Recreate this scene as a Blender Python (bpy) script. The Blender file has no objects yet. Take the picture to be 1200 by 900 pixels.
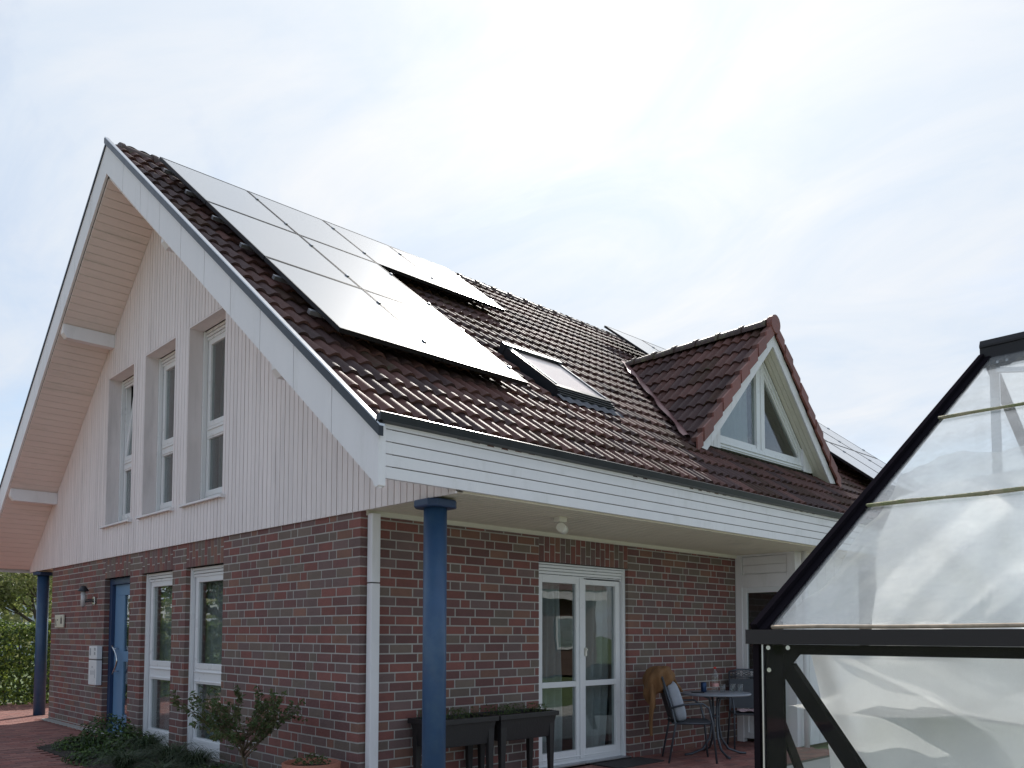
import bpy, bmesh, math, random
from mathutils import Vector, Matrix, noise
R = random.Random(7)
S = bpy.context.scene
COL = S.collection

# ------------------------------------------------------------------ camera
CP = Vector((-4.0201, -6.0446, 1.4043))
YAW, PIT, ROL = math.radians(46.5817), math.radians(3.109), math.radians(0.1279)
FPX, PCX, PCY = 985.11, 591.41, 689.94          # in pixels of the 1200x900 photograph
cf = Vector((math.cos(PIT)*math.cos(YAW), math.cos(PIT)*math.sin(YAW), math.sin(PIT)))
cr0 = Vector((math.sin(YAW), -math.cos(YAW), 0)); cu0 = cr0.cross(cf)
cr = math.cos(ROL)*cr0 + math.sin(ROL)*cu0
cu = -math.sin(ROL)*cr0 + math.cos(ROL)*cu0
camd = bpy.data.cameras.new('camera'); cam = bpy.data.objects.new('camera', camd); COL.objects.link(cam)
M = Matrix((cr, cu, -cf)).transposed().to_4x4(); M.translation = CP
cam.matrix_world = M
camd.sensor_fit = 'HORIZONTAL'; camd.sensor_width = 36; camd.lens = FPX/1200*36
camd.shift_x = (600-PCX)/1200; camd.shift_y = (PCY-450)/1200
camd.clip_start = 0.05; camd.clip_end = 2000
S.camera = cam
S.render.resolution_x = 1024; S.render.resolution_y = 768

def proj(p):
    d = Vector(p)-CP; w = d.dot(cf)
    return (PCX+FPX*d.dot(cr)/w, PCY-FPX*d.dot(cu)/w, w)
def ray(a, b): return cf + cr*((a-PCX)/FPX) - cu*((b-PCY)/FPX)
def hit(a, b, ax, v):
    d = ray(a, b); i = 'xyz'.index(ax); return CP + d*((v-CP[i])/d[i])

# ------------------------------------------------------------------ sun and sky
SUN = Vector((0.6229, 0.4868, 0.6124)).normalized()
sl = bpy.data.lights.new('sun', 'SUN'); sl.energy = 4.8; sl.angle = math.radians(0.5); sl.color = (1, .95, .88)
so = bpy.data.objects.new('sun', sl); COL.objects.link(so)
so.rotation_euler = SUN.to_track_quat('Z', 'Y').to_euler(); so.location = (0, 0, 30)
W = bpy.data.worlds.new('World'); S.world = W; W.use_nodes = True
nt = W.node_tree; nt.nodes.clear()
def nn(t, typ, **kw):
    n = t.nodes.new(typ)
    for k, v in kw.items():
        if k.startswith('i_'):
            key = k[2:].replace('_', ' ')
            n.inputs[key if not key.isdigit() else int(key)].default_value = v
        else: setattr(n, k, v)
    return n
def math_n(t, op, a, b=None, clamp=False):
    n = t.nodes.new('ShaderNodeMath'); n.operation = op; n.use_clamp = clamp
    for i, v in enumerate((a, b)):
        if v is None: continue
        if isinstance(v, (int, float)): n.inputs[i].default_value = v
        else: t.links.new(v, n.inputs[i])
    return n.outputs[0]
sky = nn(nt, 'ShaderNodeTexSky', sky_type='NISHITA', sun_disc=False, sun_elevation=math.asin(SUN.z),
         sun_rotation=math.atan2(SUN.x, SUN.y), air_density=1.1, dust_density=0.7, ozone_density=2.0)
geo = nn(nt, 'ShaderNodeTexCoord')
nrm = nn(nt, 'ShaderNodeVectorMath', operation='NORMALIZE'); nt.links.new(geo.outputs['Generated'], nrm.inputs[0])
sep = nn(nt, 'ShaderNodeSeparateXYZ'); nt.links.new(nrm.outputs[0], sep.inputs[0])
zz = math_n(nt, 'ADD', math_n(nt, 'MAXIMUM', sep.outputs[2], 0.0), 0.22)
cx = math_n(nt, 'DIVIDE', sep.outputs[0], zz); cy = math_n(nt, 'DIVIDE', sep.outputs[1], zz)
cmb = nn(nt, 'ShaderNodeCombineXYZ'); nt.links.new(cx, cmb.inputs[0]); nt.links.new(cy, cmb.inputs[1])
mp = nn(nt, 'ShaderNodeMapping'); mp.inputs['Rotation'].default_value = (0, 0, 0.5); mp.inputs['Scale'].default_value = (1.5, 0.8, 1)
nt.links.new(cmb.outputs[0], mp.inputs[0])
n1 = nn(nt, 'ShaderNodeTexNoise', i_Scale=1.3, i_Detail=9.0, i_Roughness=0.62, i_Distortion=0.6); nt.links.new(mp.outputs[0], n1.inputs['Vector'])
cr1 = nn(nt, 'ShaderNodeMapRange'); cr1.inputs['From Min'].default_value = 0.36; cr1.inputs['From Max'].default_value = 0.64
cr1.inputs['To Min'].default_value = 0.22; cr1.inputs['To Max'].default_value = 0.97
nt.links.new(n1.outputs['Fac'], cr1.inputs[0])
dt = nn(nt, 'ShaderNodeVectorMath', operation='DOT_PRODUCT'); nt.links.new(nrm.outputs[0], dt.inputs[0]); dt.inputs[1].default_value = SUN
dmx = math_n(nt, 'MAXIMUM', dt.outputs['Value'], 0.0)
aur = math_n(nt, 'POWER', dmx, 4.5)                    # the veil is whiter towards the sun
veil = nn(nt, 'ShaderNodeMix', data_type='RGBA'); nt.links.new(aur, veil.inputs[0])
veil.inputs[6].default_value = (0.62, 0.69, 0.79, 1); veil.inputs[7].default_value = (.84, .86, .885, 1)
SKYS = 0.12
sks = nn(nt, 'ShaderNodeMix', data_type='RGBA', blend_type='MULTIPLY'); sks.inputs[0].default_value = 1
nt.links.new(sky.outputs[0], sks.inputs[6]); sks.inputs[7].default_value = (SKYS,)*3+(1,)
mx = nn(nt, 'ShaderNodeMix', data_type='RGBA'); cov = math_n(nt, 'ADD', cr1.outputs[0], math_n(nt, 'MULTIPLY', math_n(nt, 'POWER', dmx, 5.0), 0.75), True)   # the veil scatters most light round the sun
nt.links.new(cov, mx.inputs[0])
n2w = nn(nt, 'ShaderNodeTexNoise', i_Scale=2.6, i_Detail=10.0, i_Roughness=0.6, i_Distortion=0.9); nt.links.new(mp.outputs[0], n2w.inputs['Vector'])
mw = nn(nt, 'ShaderNodeMapRange'); mw.inputs['From Min'].default_value = 0.32; mw.inputs['From Max'].default_value = 0.70
mw.inputs['To Min'].default_value = 0.0; mw.inputs['To Max'].default_value = 1.0; nt.links.new(n2w.outputs['Fac'], mw.inputs[0])
wcol = nn(nt, 'ShaderNodeMix', data_type='RGBA'); nt.links.new(mw.outputs[0], wcol.inputs[0])
wcol.inputs[6].default_value = (0.87, 0.935, 1.01, 1); wcol.inputs[7].default_value = (1.06, 1.045, 1.03, 1)    # thin blue gaps between white wisps
wsp = math_n(nt, 'ADD', 1.0, math_n(nt, 'MULTIPLY', math_n(nt, 'POWER', dmx, 40.0), 0.16))
vs0 = nn(nt, 'ShaderNodeVectorMath', operation='MULTIPLY'); nt.links.new(veil.outputs[2], vs0.inputs[0]); nt.links.new(wcol.outputs[2], vs0.inputs[1])
vs_ = nn(nt, 'ShaderNodeVectorMath', operation='SCALE'); nt.links.new(vs0.outputs[0], vs_.inputs[0]); nt.links.new(wsp, vs_.inputs['Scale'])
nt.links.new(sks.outputs[2], mx.inputs[6]); nt.links.new(vs_.outputs[0], mx.inputs[7])
bg = nn(nt, 'ShaderNodeBackground'); bg.inputs[1].default_value = 1.0
nt.links.new(mx.outputs[2], bg.inputs[0])
wo = nn(nt, 'ShaderNodeOutputWorld'); nt.links.new(bg.outputs[0], wo.inputs[0])
S.view_settings.view_transform = 'Standard'; S.view_settings.look = 'None'
S.view_settings.exposure = 0.15; S.view_settings.gamma = 1.0
S.render.engine = 'CYCLES'
S.cycles.max_bounces = 8; S.cycles.transparent_max_bounces = 16

# ------------------------------------------------------------------ materials
MATS = {}
def mat(name, base, rough=.6, metal=0., var=.12, scale=6., bump=0., bscale=40., spec=.5, coat=0., stretch=None,
        rnd=0., wp=0., dirt=None, dscale=2., dlo=.5, dhi=.7, trans=0., hue=None):
    m = bpy.data.materials.new(name); m.use_nodes = True; MATS[name] = m
    t = m.node_tree; b = t.nodes['Principled BSDF']
    tc = t.nodes.new('ShaderNodeTexCoord'); vec = tc.outputs['Object']
    if stretch:
        mpp = t.nodes.new('ShaderNodeMapping'); mpp.inputs['Scale'].default_value = stretch
        t.links.new(vec, mpp.inputs[0]); vec = mpp.outputs[0]
    oi = t.nodes.new('ShaderNodeObjectInfo')
    addv = t.nodes.new('ShaderNodeVectorMath'); addv.operation = 'ADD'; t.links.new(vec, addv.inputs[0])
    cxyz = t.nodes.new('ShaderNodeCombineXYZ'); rr = math_n(t, 'MULTIPLY', oi.outputs['Random'], 37.)
    for i in range(3): t.links.new(rr, cxyz.inputs[i])
    t.links.new(cxyz.outputs[0], addv.inputs[1]); vec = addv.outputs[0]
    n = nn(t, 'ShaderNodeTexNoise', i_Scale=scale, i_Detail=6., i_Roughness=.65); t.links.new(vec, n.inputs['Vector'])
    v = math_n(t, 'ADD', math_n(t, 'MULTIPLY', math_n(t, 'SUBTRACT', n.outputs['Fac'], .5), var*4), 1.)
    if rnd:
        v = math_n(t, 'MULTIPLY', v, math_n(t, 'ADD', math_n(t, 'MULTIPLY', math_n(t, 'SUBTRACT', oi.outputs['Random'], .5), rnd), 1.))
    if wp:
        gp = t.nodes.new('ShaderNodeNewGeometry'); nw = nn(t, 'ShaderNodeTexNoise', i_Scale=.9, i_Detail=7., i_Roughness=.7); t.links.new(gp.outputs['Position'], nw.inputs['Vector'])
        v = math_n(t, 'MULTIPLY', v, math_n(t, 'ADD', math_n(t, 'MULTIPLY', math_n(t, 'SUBTRACT', nw.outputs['Fac'], .5), wp*4), 1.))
    mix = nn(t, 'ShaderNodeMix', data_type='RGBA', blend_type='MULTIPLY'); mix.inputs[0].default_value = 1
    mix.inputs[6].default_value = (*base, 1)
    c3 = t.nodes.new('ShaderNodeCombineColor')
    for i in range(3): t.links.new(v, c3.inputs[i])
    t.links.new(c3.outputs[0], mix.inputs[7]); out = mix.outputs[2]
    if dirt:
        n2 = nn(t, 'ShaderNodeTexNoise', i_Scale=dscale, i_Detail=7., i_Roughness=.7); t.links.new(vec, n2.inputs['Vector'])
        mr = nn(t, 'ShaderNodeMapRange'); mr.inputs['From Min'].default_value = dlo; mr.inputs['From Max'].default_value = dhi
        t.links.new(n2.outputs['Fac'], mr.inputs[0])
        mm = nn(t, 'ShaderNodeMix', data_type='RGBA'); t.links.new(mr.outputs[0], mm.inputs[0])
        t.links.new(out, mm.inputs[6]); mm.inputs[7].default_value = (*dirt, 1); out = mm.outputs[2]
    t.links.new(out, b.inputs['Base Color'])
    rv = math_n(t, 'ADD', math_n(t, 'MULTIPLY', math_n(t, 'SUBTRACT', n.outputs['Fac'], .5), .25), rough, True)
    t.links.new(rv, b.inputs['Roughness'])
    b.inputs['Metallic'].default_value = metal; b.inputs['Specular IOR Level'].default_value = spec
    b.inputs['Coat Weight'].default_value = coat
    if bump:
        n3 = nn(t, 'ShaderNodeTexNoise', i_Scale=bscale, i_Detail=5.); t.links.new(vec, n3.inputs['Vector'])
        bp = nn(t, 'ShaderNodeBump'); bp.inputs['Strength'].default_value = bump; bp.inputs['Distance'].default_value = .01
        t.links.new(n3.outputs['Fac'], bp.inputs['Height']); t.links.new(bp.outputs[0], b.inputs['Normal'])
    if trans:
        tr = t.nodes.new('ShaderNodeBsdfTranslucent'); t.links.new(out, tr.inputs[0])
        ms = t.nodes.new('ShaderNodeMixShader'); ms.inputs[0].default_value = trans
        o = t.nodes['Material Output']; t.links.new(b.outputs[0], ms.inputs[1]); t.links.new(tr.outputs[0], ms.inputs[2])
        t.links.new(ms.outputs[0], o.inputs[0])
    return m
BR = [mat('brick_red', (.215, .083, .070), .8, var=.14, scale=9, bump=.5, rnd=.3, wp=.14),
      mat('brick_dark_red', (.165, .077, .072), .8, var=.14, scale=9, bump=.5, rnd=.3, wp=.14),
      mat('brick_rust', (.225, .115, .085), .8, var=.14, scale=9, bump=.5, rnd=.3, wp=.14),
      mat('brick_mauve', (.165, .105, .098), .8, var=.12, scale=9, bump=.5, rnd=.25, wp=.14),
      mat('brick_grey', (.168, .124, .102), .8, var=.12, scale=9, bump=.5, rnd=.25, wp=.14)]
BRW = [.24, .25, .12, .22, .17]
MORT = mat('mortar', (.43, .41, .385), .9, var=.08, scale=12, bump=.3, wp=.12, dirt=(.33, .31, .285), dscale=1.5)
WHITE = mat('white_paint', (.81, .785, .80), .45, wp=.03, var=.04, scale=4, stretch=(1, 1, .25), dirt=(.62, .60, .58), dscale=3, dlo=.55, dhi=.85)
CLAD = mat('cladding_paint', (.82, .745, .74), .5, var=.05, scale=14, stretch=(1, 1, .12), rnd=.07, wp=.05, dirt=(.58, .52, .52), dscale=6, dlo=.52, dhi=.85, bump=.15, bscale=60)
PLASTIC = mat('window_plastic', (.80, .80, .81), .3, var=.02, scale=3)
SOFF = mat('soffit_paint', (.82, .70, .65), .55, var=.05, scale=8, stretch=(.2, 1, 1), dirt=(.55, .50, .44), dscale=4, dlo=.55, dhi=.8)
SOFF2 = mat('porch_soffit_paint', (.74, .67, .55), .6, var=.05, scale=8, dirt=(.5, .46, .38), dscale=2, dlo=.5, dhi=.8)
GROOVE = mat('groove_shadow_wood', (.17, .14, .12), .9)
CREAM = mat('cream_trim', (.74, .71, .62), .5, var=.04)
TL = [mat('tile_brown', (.125, .056, .045), .66, var=.2, scale=14, bump=.3, bscale=120, rnd=.5, spec=.28, wp=.15),
      mat('tile_dark', (.075, .040, .037), .68, var=.2, scale=14, bump=.3, bscale=120, rnd=.5, spec=.28, wp=.15),
      mat('tile_mossy', (.085, .047, .036), .65, spec=.12, var=.25, scale=14, bump=.3, bscale=120, rnd=.3, dirt=(.07, .065, .035), dscale=10, dlo=.56, dhi=.72)]
TLW = [.5, .35, .15]
REDT = mat('verge_tile_red', (.23, .075, .055), .5, var=.14, scale=10, bump=.2, rnd=.25, dirt=(.12, .06, .05), dscale=5, dlo=.5, dhi=.8)
RIDT = mat('ridge_tile_weathered', (.085, .05, .042), .55, var=.2, scale=12, bump=.3, rnd=.2, dirt=(.15, .14, .07), dscale=9, dlo=.52, dhi=.66)
FLASH = mat('valley_flashing', (.20, .085, .085), .42, metal=.3, var=.15, scale=5, bump=.5, bscale=8)
UNDER = mat('roof_underlay', (.03, .026, .026), .9)
DMET = mat('dark_metal', (.032, .036, .043), .35, metal=.5, var=.1, scale=5)
LMET = mat('light_metal', (.55, .56, .58), .3, metal=.9, var=.06)
BLUE = mat('blue_paint', (.03, .078, .165), .45, var=.12, scale=5, wp=.1, dirt=(.055, .11, .18), dscale=3.5, dlo=.5, dhi=.75, coat=.1)
BLUED = mat('blue_paint_dark', (.022, .05, .12), .4, var=.1, scale=5)
BLUEL = mat('blue_door_paint', (.14, .26, .42), .4, var=.06, scale=5)
BLACK = mat('black_metal', (.014, .012, .014), .45, metal=0., var=.15, spec=.35)
DBOX = mat('dark_planter_plastic', (.022, .019, .020), .5, var=.15, scale=10, bump=.2)
STEEL = mat('stainless', (.62, .62, .63), .22, metal=1)
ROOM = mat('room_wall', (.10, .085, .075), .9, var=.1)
CURT = mat('curtain_cloth', (.62, .65, .66), .9, var=.08, scale=20, trans=.4)
CURTL = mat('curtain_light', (.84, .85, .85), .9, var=.08, scale=20, trans=.4)
BLIND = mat('pink_blind', (.86, .68, .62), .8, var=.03)
TERRA = mat('terracotta', (.36, .14, .09), .7, var=.12, bump=.2)
SOIL = mat('soil', (.035, .026, .02), .95, var=.3, bump=.8)
LEAFS = [mat('leaf_mid', (.12, .18, .045), .5, var=.2, scale=3, trans=.5), mat('leaf_dark', (.06, .10, .03), .5, var=.2, scale=3, trans=.3),
         mat('leaf_lime', (.26, .33, .06), .5, var=.2, scale=3, trans=.5)]
SLEAF = [mat('shrub_leaf', (.075, .12, .04), .5, var=.2, scale=5, trans=.3), mat('shrub_leaf_olive', (.11, .12, .045), .5, var=.2, scale=5, trans=.3)]
TREEL = [mat('tree_leaf', (.25, .28, .10), .5, var=.2, scale=3, trans=.45), mat('tree_leaf_pale', (.36, .36, .18), .5, var=.2, scale=3, trans=.45)]
GRASSB = mat('sedge_blade', (.05, .08, .035), .45, var=.2, scale=4, trans=.2)
BARK = mat('bark', (.10, .08, .06), .9, var=.2, scale=14, bump=.6)
WOODT = mat('stem_wood', (.13, .10, .06), .8, var=.2, scale=20)
PAV = [mat('paver_red', (.27, .105, .085), .85, var=.12, scale=7, rnd=.3, bump=.3), mat('paver_brown', (.22, .10, .085), .85, var=.12, scale=7, rnd=.3, bump=.3),
       mat('paver_rose', (.30, .135, .11), .85, var=.12, scale=7, rnd=.3, bump=.3)]
PAVJ = mat('paver_sand_joint', (.09, .075, .06), .95, var=.2, scale=20)
CONC = mat('concrete_strip', (.34, .33, .31), .9, var=.12, scale=8, bump=.3)
LAWN = mat('lawn', (.10, .14, .04), .9, var=.3, scale=1.3, bump=.6, bscale=30, dirt=(.075, .11, .035), dscale=.4)
JACK = mat('ochre_jacket', (.22, .11, .045), .85, var=.12, scale=12, bump=.4, bscale=50)
CUSH = mat('grey_cushion', (.36, .38, .43), .9, var=.1, scale=25, bump=.3, bscale=90)
TTOP = mat('table_top_grey', (.26, .28, .32), .35, var=.08)
MESHC = mat('chair_mesh', (.05, .055, .065), .6, var=.1, scale=60)
FRAMEC = mat('chair_frame_grey', (.09, .10, .12), .4, metal=.5, var=.1)
RED = mat('red_plastic', (.6, .04, .03), .4)
CANB = mat('blue_can', (.02, .05, .12), .3, metal=.5)
PANW = mat('white_box_plastic', (.76, .76, .76), .4, var=.03)
MARK = mat('dark_marking', (.12, .11, .10), .6)
PLQ = mat('plaque_ceramic', (.62, .60, .50), .35, var=.06, scale=12)
TWINE = mat('glazing_strip', (.33, .29, .19), .8, var=.35, scale=25, bump=.6, bscale=150, dirt=(.20, .22, .10), dscale=18, dlo=.45, dhi=.62)
FARW = mat('far_render', (.62, .66, .70), .8, var=.04)
FARR = mat('far_roof', (.14, .09, .08), .8, var=.1)
MATC = mat('doormat', (.045, .04, .04), .95, var=.2, scale=40, bump=.6)

def glass_mat(name, tint=(1, 1, 1), ior=1.52, rough=0.0, haze=0., hazec=(.8, .82, .84), boost=1.0):
    m = bpy.data.materials.new(name); m.use_nodes = True; MATS[name] = m
    t = m.node_tree; t.nodes.clear()
    g_ = nn(t, 'ShaderNodeNewGeometry'); dp_ = nn(t, 'ShaderNodeVectorMath', operation='DOT_PRODUCT')
    t.links.new(g_.outputs['Normal'], dp_.inputs[0]); t.links.new(g_.outputs['Incoming'], dp_.inputs[1])
    cs = math_n(t, 'SUBTRACT', 1.0, math_n(t, 'ABSOLUTE', dp_.outputs['Value']), True)
    f0 = ((ior-1)/(ior+1))**2
    fac = math_n(t, 'MULTIPLY', math_n(t, 'ADD', math_n(t, 'MULTIPLY', math_n(t, 'POWER', cs, 5.0), 1-f0), f0), boost, True)
    tr = nn(t, 'ShaderNodeBsdfTransparent'); tr.inputs[0].default_value = (*tint, 1)
    gl = nn(t, 'ShaderNodeBsdfGlossy'); gl.inputs['Roughness'].default_value = rough
    tcc = nn(t, 'ShaderNodeTexCoord')
    nz = nn(t, 'ShaderNodeTexNoise', i_Scale=1.7, i_Detail=2.); t.links.new(tcc.outputs['Object'], nz.inputs['Vector'])
    bp = nn(t, 'ShaderNodeBump'); bp.inputs['Strength'].default_value = .04; bp.inputs['Distance'].default_value = .05
    t.links.new(nz.outputs['Fac'], bp.inputs['Height']); t.links.new(bp.outputs[0], gl.inputs['Normal'])
    base = tr.outputs[0]
    if haze:
        df = nn(t, 'ShaderNodeBsdfDiffuse'); df.inputs[0].default_value = (*hazec, 1)
        tl = nn(t, 'ShaderNodeBsdfTranslucent'); tl.inputs[0].default_value = (*hazec, 1)
        m2 = nn(t, 'ShaderNodeMixShader'); m2.inputs[0].default_value = .6
        t.links.new(df.outputs[0], m2.inputs[1]); t.links.new(tl.outputs[0], m2.inputs[2])
        n2 = nn(t, 'ShaderNodeTexNoise', i_Scale=9., i_Detail=8., i_Roughness=.7); t.links.new(tcc.outputs['Object'], n2.inputs['Vector'])
        hz = math_n(t, 'MULTIPLY', math_n(t, 'MULTIPLY', math_n(t, 'POWER', n2.outputs['Fac'], 2.0), 4.0), haze, True)
        m1 = nn(t, 'ShaderNodeMixShader'); t.links.new(hz, m1.inputs[0])
        t.links.new(tr.outputs[0], m1.inputs[1]); t.links.new(m2.outputs[0], m1.inputs[2]); base = m1.outputs[0]
    mx_ = nn(t, 'ShaderNodeMixShader'); t.links.new(fac, mx_.inputs[0])
    t.links.new(base, mx_.inputs[1]); t.links.new(gl.outputs[0], mx_.inputs[2])
    o = nn(t, 'ShaderNodeOutputMaterial'); t.links.new(mx_.outputs[0], o.inputs[0])
    return m
GLASS = glass_mat('window_glass', (.80, .84, .84), 1.52, 0., boost=2.2)
GHGLASS = glass_mat('greenhouse_glass', (.97, .98, .98), 1.5, 0., haze=.006, boost=.28)
GHROOF = glass_mat('greenhouse_roof_glass', (.98, .99, .99), 1.45, 0.02, haze=.17)
BLACK2 = mat('black_matt_bar', (.012, .010, .013), .8, spec=0.)
CLEAR = glass_mat('drinking_glass', (.95, .97, .97), 1.5, 0., haze=.06, boost=1.5)
def panel_mat():
    m = bpy.data.materials.new('solar_glass'); m.use_nodes = True; t = m.node_tree
    b = t.nodes['Principled BSDF']; b.inputs['Base Color'].default_value = (.05, .052, .06, 1)
    b.inputs['Roughness'].default_value = .36; b.inputs['IOR'].default_value = 2.3
    b.inputs['Specular IOR Level'].default_value = .9; b.inputs['Coat Weight'].default_value = 1; b.inputs['Coat IOR'].default_value = 2.5
    tc = nn(t, 'ShaderNodeTexCoord')
    nz = nn(t, 'ShaderNodeTexNoise', i_Scale=1.2, i_Detail=4.); t.links.new(tc.outputs['Object'], nz.inputs['Vector'])
    rv = math_n(t, 'ADD', math_n(t, 'MULTIPLY', nz.outputs['Fac'], .04), .085); t.links.new(rv, b.inputs['Coat Roughness'])
    return m
SOLAR = panel_mat()
def fleece_mat(name, clear, trl):
    m = bpy.data.materials.new(name); m.use_nodes = True; t = m.node_tree; t.nodes.clear()
    tc = nn(t, 'ShaderNodeTexCoord')
    n1_ = nn(t, 'ShaderNodeTexNoise', i_Scale=220., i_Detail=3., i_Roughness=.8); t.links.new(tc.outputs['Object'], n1_.inputs['Vector'])
    n2_ = nn(t, 'ShaderNodeTexNoise', i_Scale=26., i_Detail=8., i_Roughness=.75); t.links.new(tc.outputs['Object'], n2_.inputs['Vector'])
    v = math_n(t, 'ADD', math_n(t, 'MULTIPLY', n1_.outputs['Fac'], .22), math_n(t, 'ADD', math_n(t, 'MULTIPLY', n2_.outputs['Fac'], .24), .72))
    c = nn(t, 'ShaderNodeCombineColor')
    for i in range(3): t.links.new(v, c.inputs[i])
    d = nn(t, 'ShaderNodeBsdfDiffuse'); l = nn(t, 'ShaderNodeBsdfTranslucent'); x = nn(t, 'ShaderNodeBsdfTransparent'); fw = nn(t, 'ShaderNodeBsdfRefraction', i_Roughness=.6, i_IOR=1.08)
    t.links.new(c.outputs[0], d.inputs[0]); t.links.new(c.outputs[0], l.inputs[0])
    m1 = nn(t, 'ShaderNodeMixShader'); m1.inputs[0].default_value = trl; t.links.new(d.outputs[0], m1.inputs[1]); t.links.new(l.outputs[0], m1.inputs[2])
    m3 = nn(t, 'ShaderNodeMixShader'); m3.inputs[0].default_value = .6; t.links.new(m1.outputs[0], m3.inputs[1]); t.links.new(fw.outputs[0], m3.inputs[2]); m1 = m3
    m2 = nn(t, 'ShaderNodeMixShader'); m2.inputs[0].default_value = clear; t.links.new(m1.outputs[0], m2.inputs[1]); t.links.new(x.outputs[0], m2.inputs[2])
    o = nn(t, 'ShaderNodeOutputMaterial'); t.links.new(m2.outputs[0], o.inputs[0]); return m
FLEECE = fleece_mat('garden_fleece', .04, .55); FLEECE2 = fleece_mat('garden_fleece_thin', .50, .5)

# ------------------------------------------------------------------ mesh helpers
class MB:
    def __init__(s): s.v = []; s.f = []; s.m = []; s.sm = []
    def add(s, vs, fs, mi=0, smooth=False):
        o = len(s.v); s.v += [tuple(p) for p in vs]
        for f in fs: s.f.append([i+o for i in f]); s.m.append(mi); s.sm.append(smooth)
        return s
    def box(s, x0, x1, y0, y1, z0, z1, mi=0, mp=None):
        vs = [(x, y, z) for z in (z0, z1) for y in (y0, y1) for x in (x0, x1)]
        fs = [(0, 2, 3, 1), (4, 5, 7, 6), (0, 1, 5, 4), (2, 6, 7, 3), (0, 4, 6, 2), (1, 3, 7, 5)]
        if mp: vs = [mp(*p) for p in vs]
        return s.add(vs, fs, mi)
    def prism(s, poly, a, b, fn, mi=0):
        """poly in (u,v); extruded between a and b through fn(u,v,w)"""
        n = len(poly); vs = [fn(u, v, a) for u, v in poly]+[fn(u, v, b) for u, v in poly]
        fs = [list(range(n)), list(range(2*n-1, n-1, -1))]+[(i, i+n, (i+1) % n+n, (i+1) % n) for i in range(n)]
        return s.add(vs, fs, mi)
    def beam(s, a, b, w, h, up=(0, 0, 1), mi=0):
        a = Vector(a); b = Vector(b); d = (b-a).normalized(); sd = d.cross(Vector(up)).normalized(); u = sd.cross(d)
        vs = [p+sd*i*w/2+u*j*h/2 for p in (a, b) for j in (-1, 1) for i in (-1, 1)]
        return s.add(vs, [(0, 2, 3, 1), (4, 5, 7, 6), (0, 1, 5, 4), (2, 6, 7, 3), (0, 4, 6, 2), (1, 3, 7, 5)], mi)
    def tube(s, pts, r, n=8, mi=0, cap=True):
        pts = [Vector(p) for p in pts]; rs = r if isinstance(r, (list, tuple)) else [r]*len(pts); o = len(s.v); ref = None
        for i, p in enumerate(pts):
            d = (pts[min(i+1, len(pts)-1)]-pts[max(i-1, 0)]).normalized()
            if ref is None: ref = d.orthogonal().normalized()
            ref = (ref-d*ref.dot(d)).normalized(); q = d.cross(ref)
            for k in range(n):
                a = 2*math.pi*k/n; s.v.append(tuple(p+(ref*math.cos(a)+q*math.sin(a))*rs[i]))
        for i in range(len(pts)-1):
            for k in range(n):
                s.f.append([o+i*n+k, o+i*n+(k+1) % n, o+(i+1)*n+(k+1) % n, o+(i+1)*n+k]); s.m.append(mi); s.sm.append(True)
        if cap:
            s.f.append([o+k for k in range(n)][::-1]); s.f.append([o+(len(pts)-1)*n+k for k in range(n)]); s.m += [mi, mi]; s.sm += [False]*2
        return s
    def lathe(s, prof, c, n=20, mi=0, smooth=True):
        o = len(s.v)
        for r, z in prof:
            for k in range(n):
                a = 2*math.pi*k/n; s.v.append((c[0]+r*math.cos(a), c[1]+r*math.sin(a), c[2]+z))
        for i in range(len(prof)-1):
            for k in range(n):
                s.f.append([o+i*n+k, o+i*n+(k+1) % n, o+(i+1)*n+(k+1) % n, o+(i+1)*n+k]); s.m.append(mi); s.sm.append(smooth)
        return s
    def grid(s, fn, nu, nv, mi=0, smooth=True):
        o = len(s.v)
        for j in range(nv+1):
            for i in range(nu+1): s.v.append(tuple(fn(i/nu, j/nv)))
        for j in range(nv):
            for i in range(nu):
                a = o+j*(nu+1)+i; s.f.append([a, a+1, a+nu+2, a+nu+1]); s.m.append(mi); s.sm.append(smooth)
        return s
    def mesh(s, name, mats):
        me = bpy.data.meshes.new(name); me.from_pydata(s.v, [], s.f)
        for m in (mats if isinstance(mats, (list, tuple)) else [mats]): me.materials.append(m)
        me.polygons.foreach_set('material_index', s.m); me.polygons.foreach_set('use_smooth', s.sm)
        me.update(); return me
    def obj(s, name, mats, parent=None, bevel=0, loc=None, rz=0):
        o = bpy.data.objects.new(name, s.mesh(name, mats)); COL.objects.link(o)
        if parent: o.parent = parent
        if loc: o.location = loc
        if rz: o.rotation_euler.z = rz
        if bevel:
            b = o.modifiers.new('bevel', 'BEVEL'); b.width = bevel; b.segments = 2; b.limit_method = 'ANGLE'
        return o
def tag(o, label=None, cat=None, group=None, kind=None):
    if label: o['label'] = label
    if cat: o['category'] = cat
    if group: o['group'] = group
    if kind: o['kind'] = kind
    return o
def empty(name, label, cat, loc=(0, 0, 0), rz=0, group=None):
    o = bpy.data.objects.new(name, None); COL.objects.link(o); o.location = loc; o.rotation_euler.z = rz
    o.empty_display_size = .2
    return tag(o, label, cat, group)
def inst(name, me, parent, loc=None, mtx=None):
    o = bpy.data.objects.new(name, me); COL.objects.link(o); o.parent = parent
    if mtx is not None: o.matrix_local = mtx
    elif loc is not None: o.location = loc
    return o
def box(name, m, parent, *a, bevel=0): return MB().box(*a).obj(name, m, parent, bevel)
def copy_tree(o, parent=None):
    c = o.copy(); COL.objects.link(c); c.parent = parent
    for ch in list(o.children): copy_tree(ch, c)
    return c
GB = lambda u, d, z: (d, u, z)          # gable frame: u along +y, d inward (+x)
LB = lambda u, d, z: (u, d, z)          # long wall: u along +x, d inward (+y)

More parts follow.
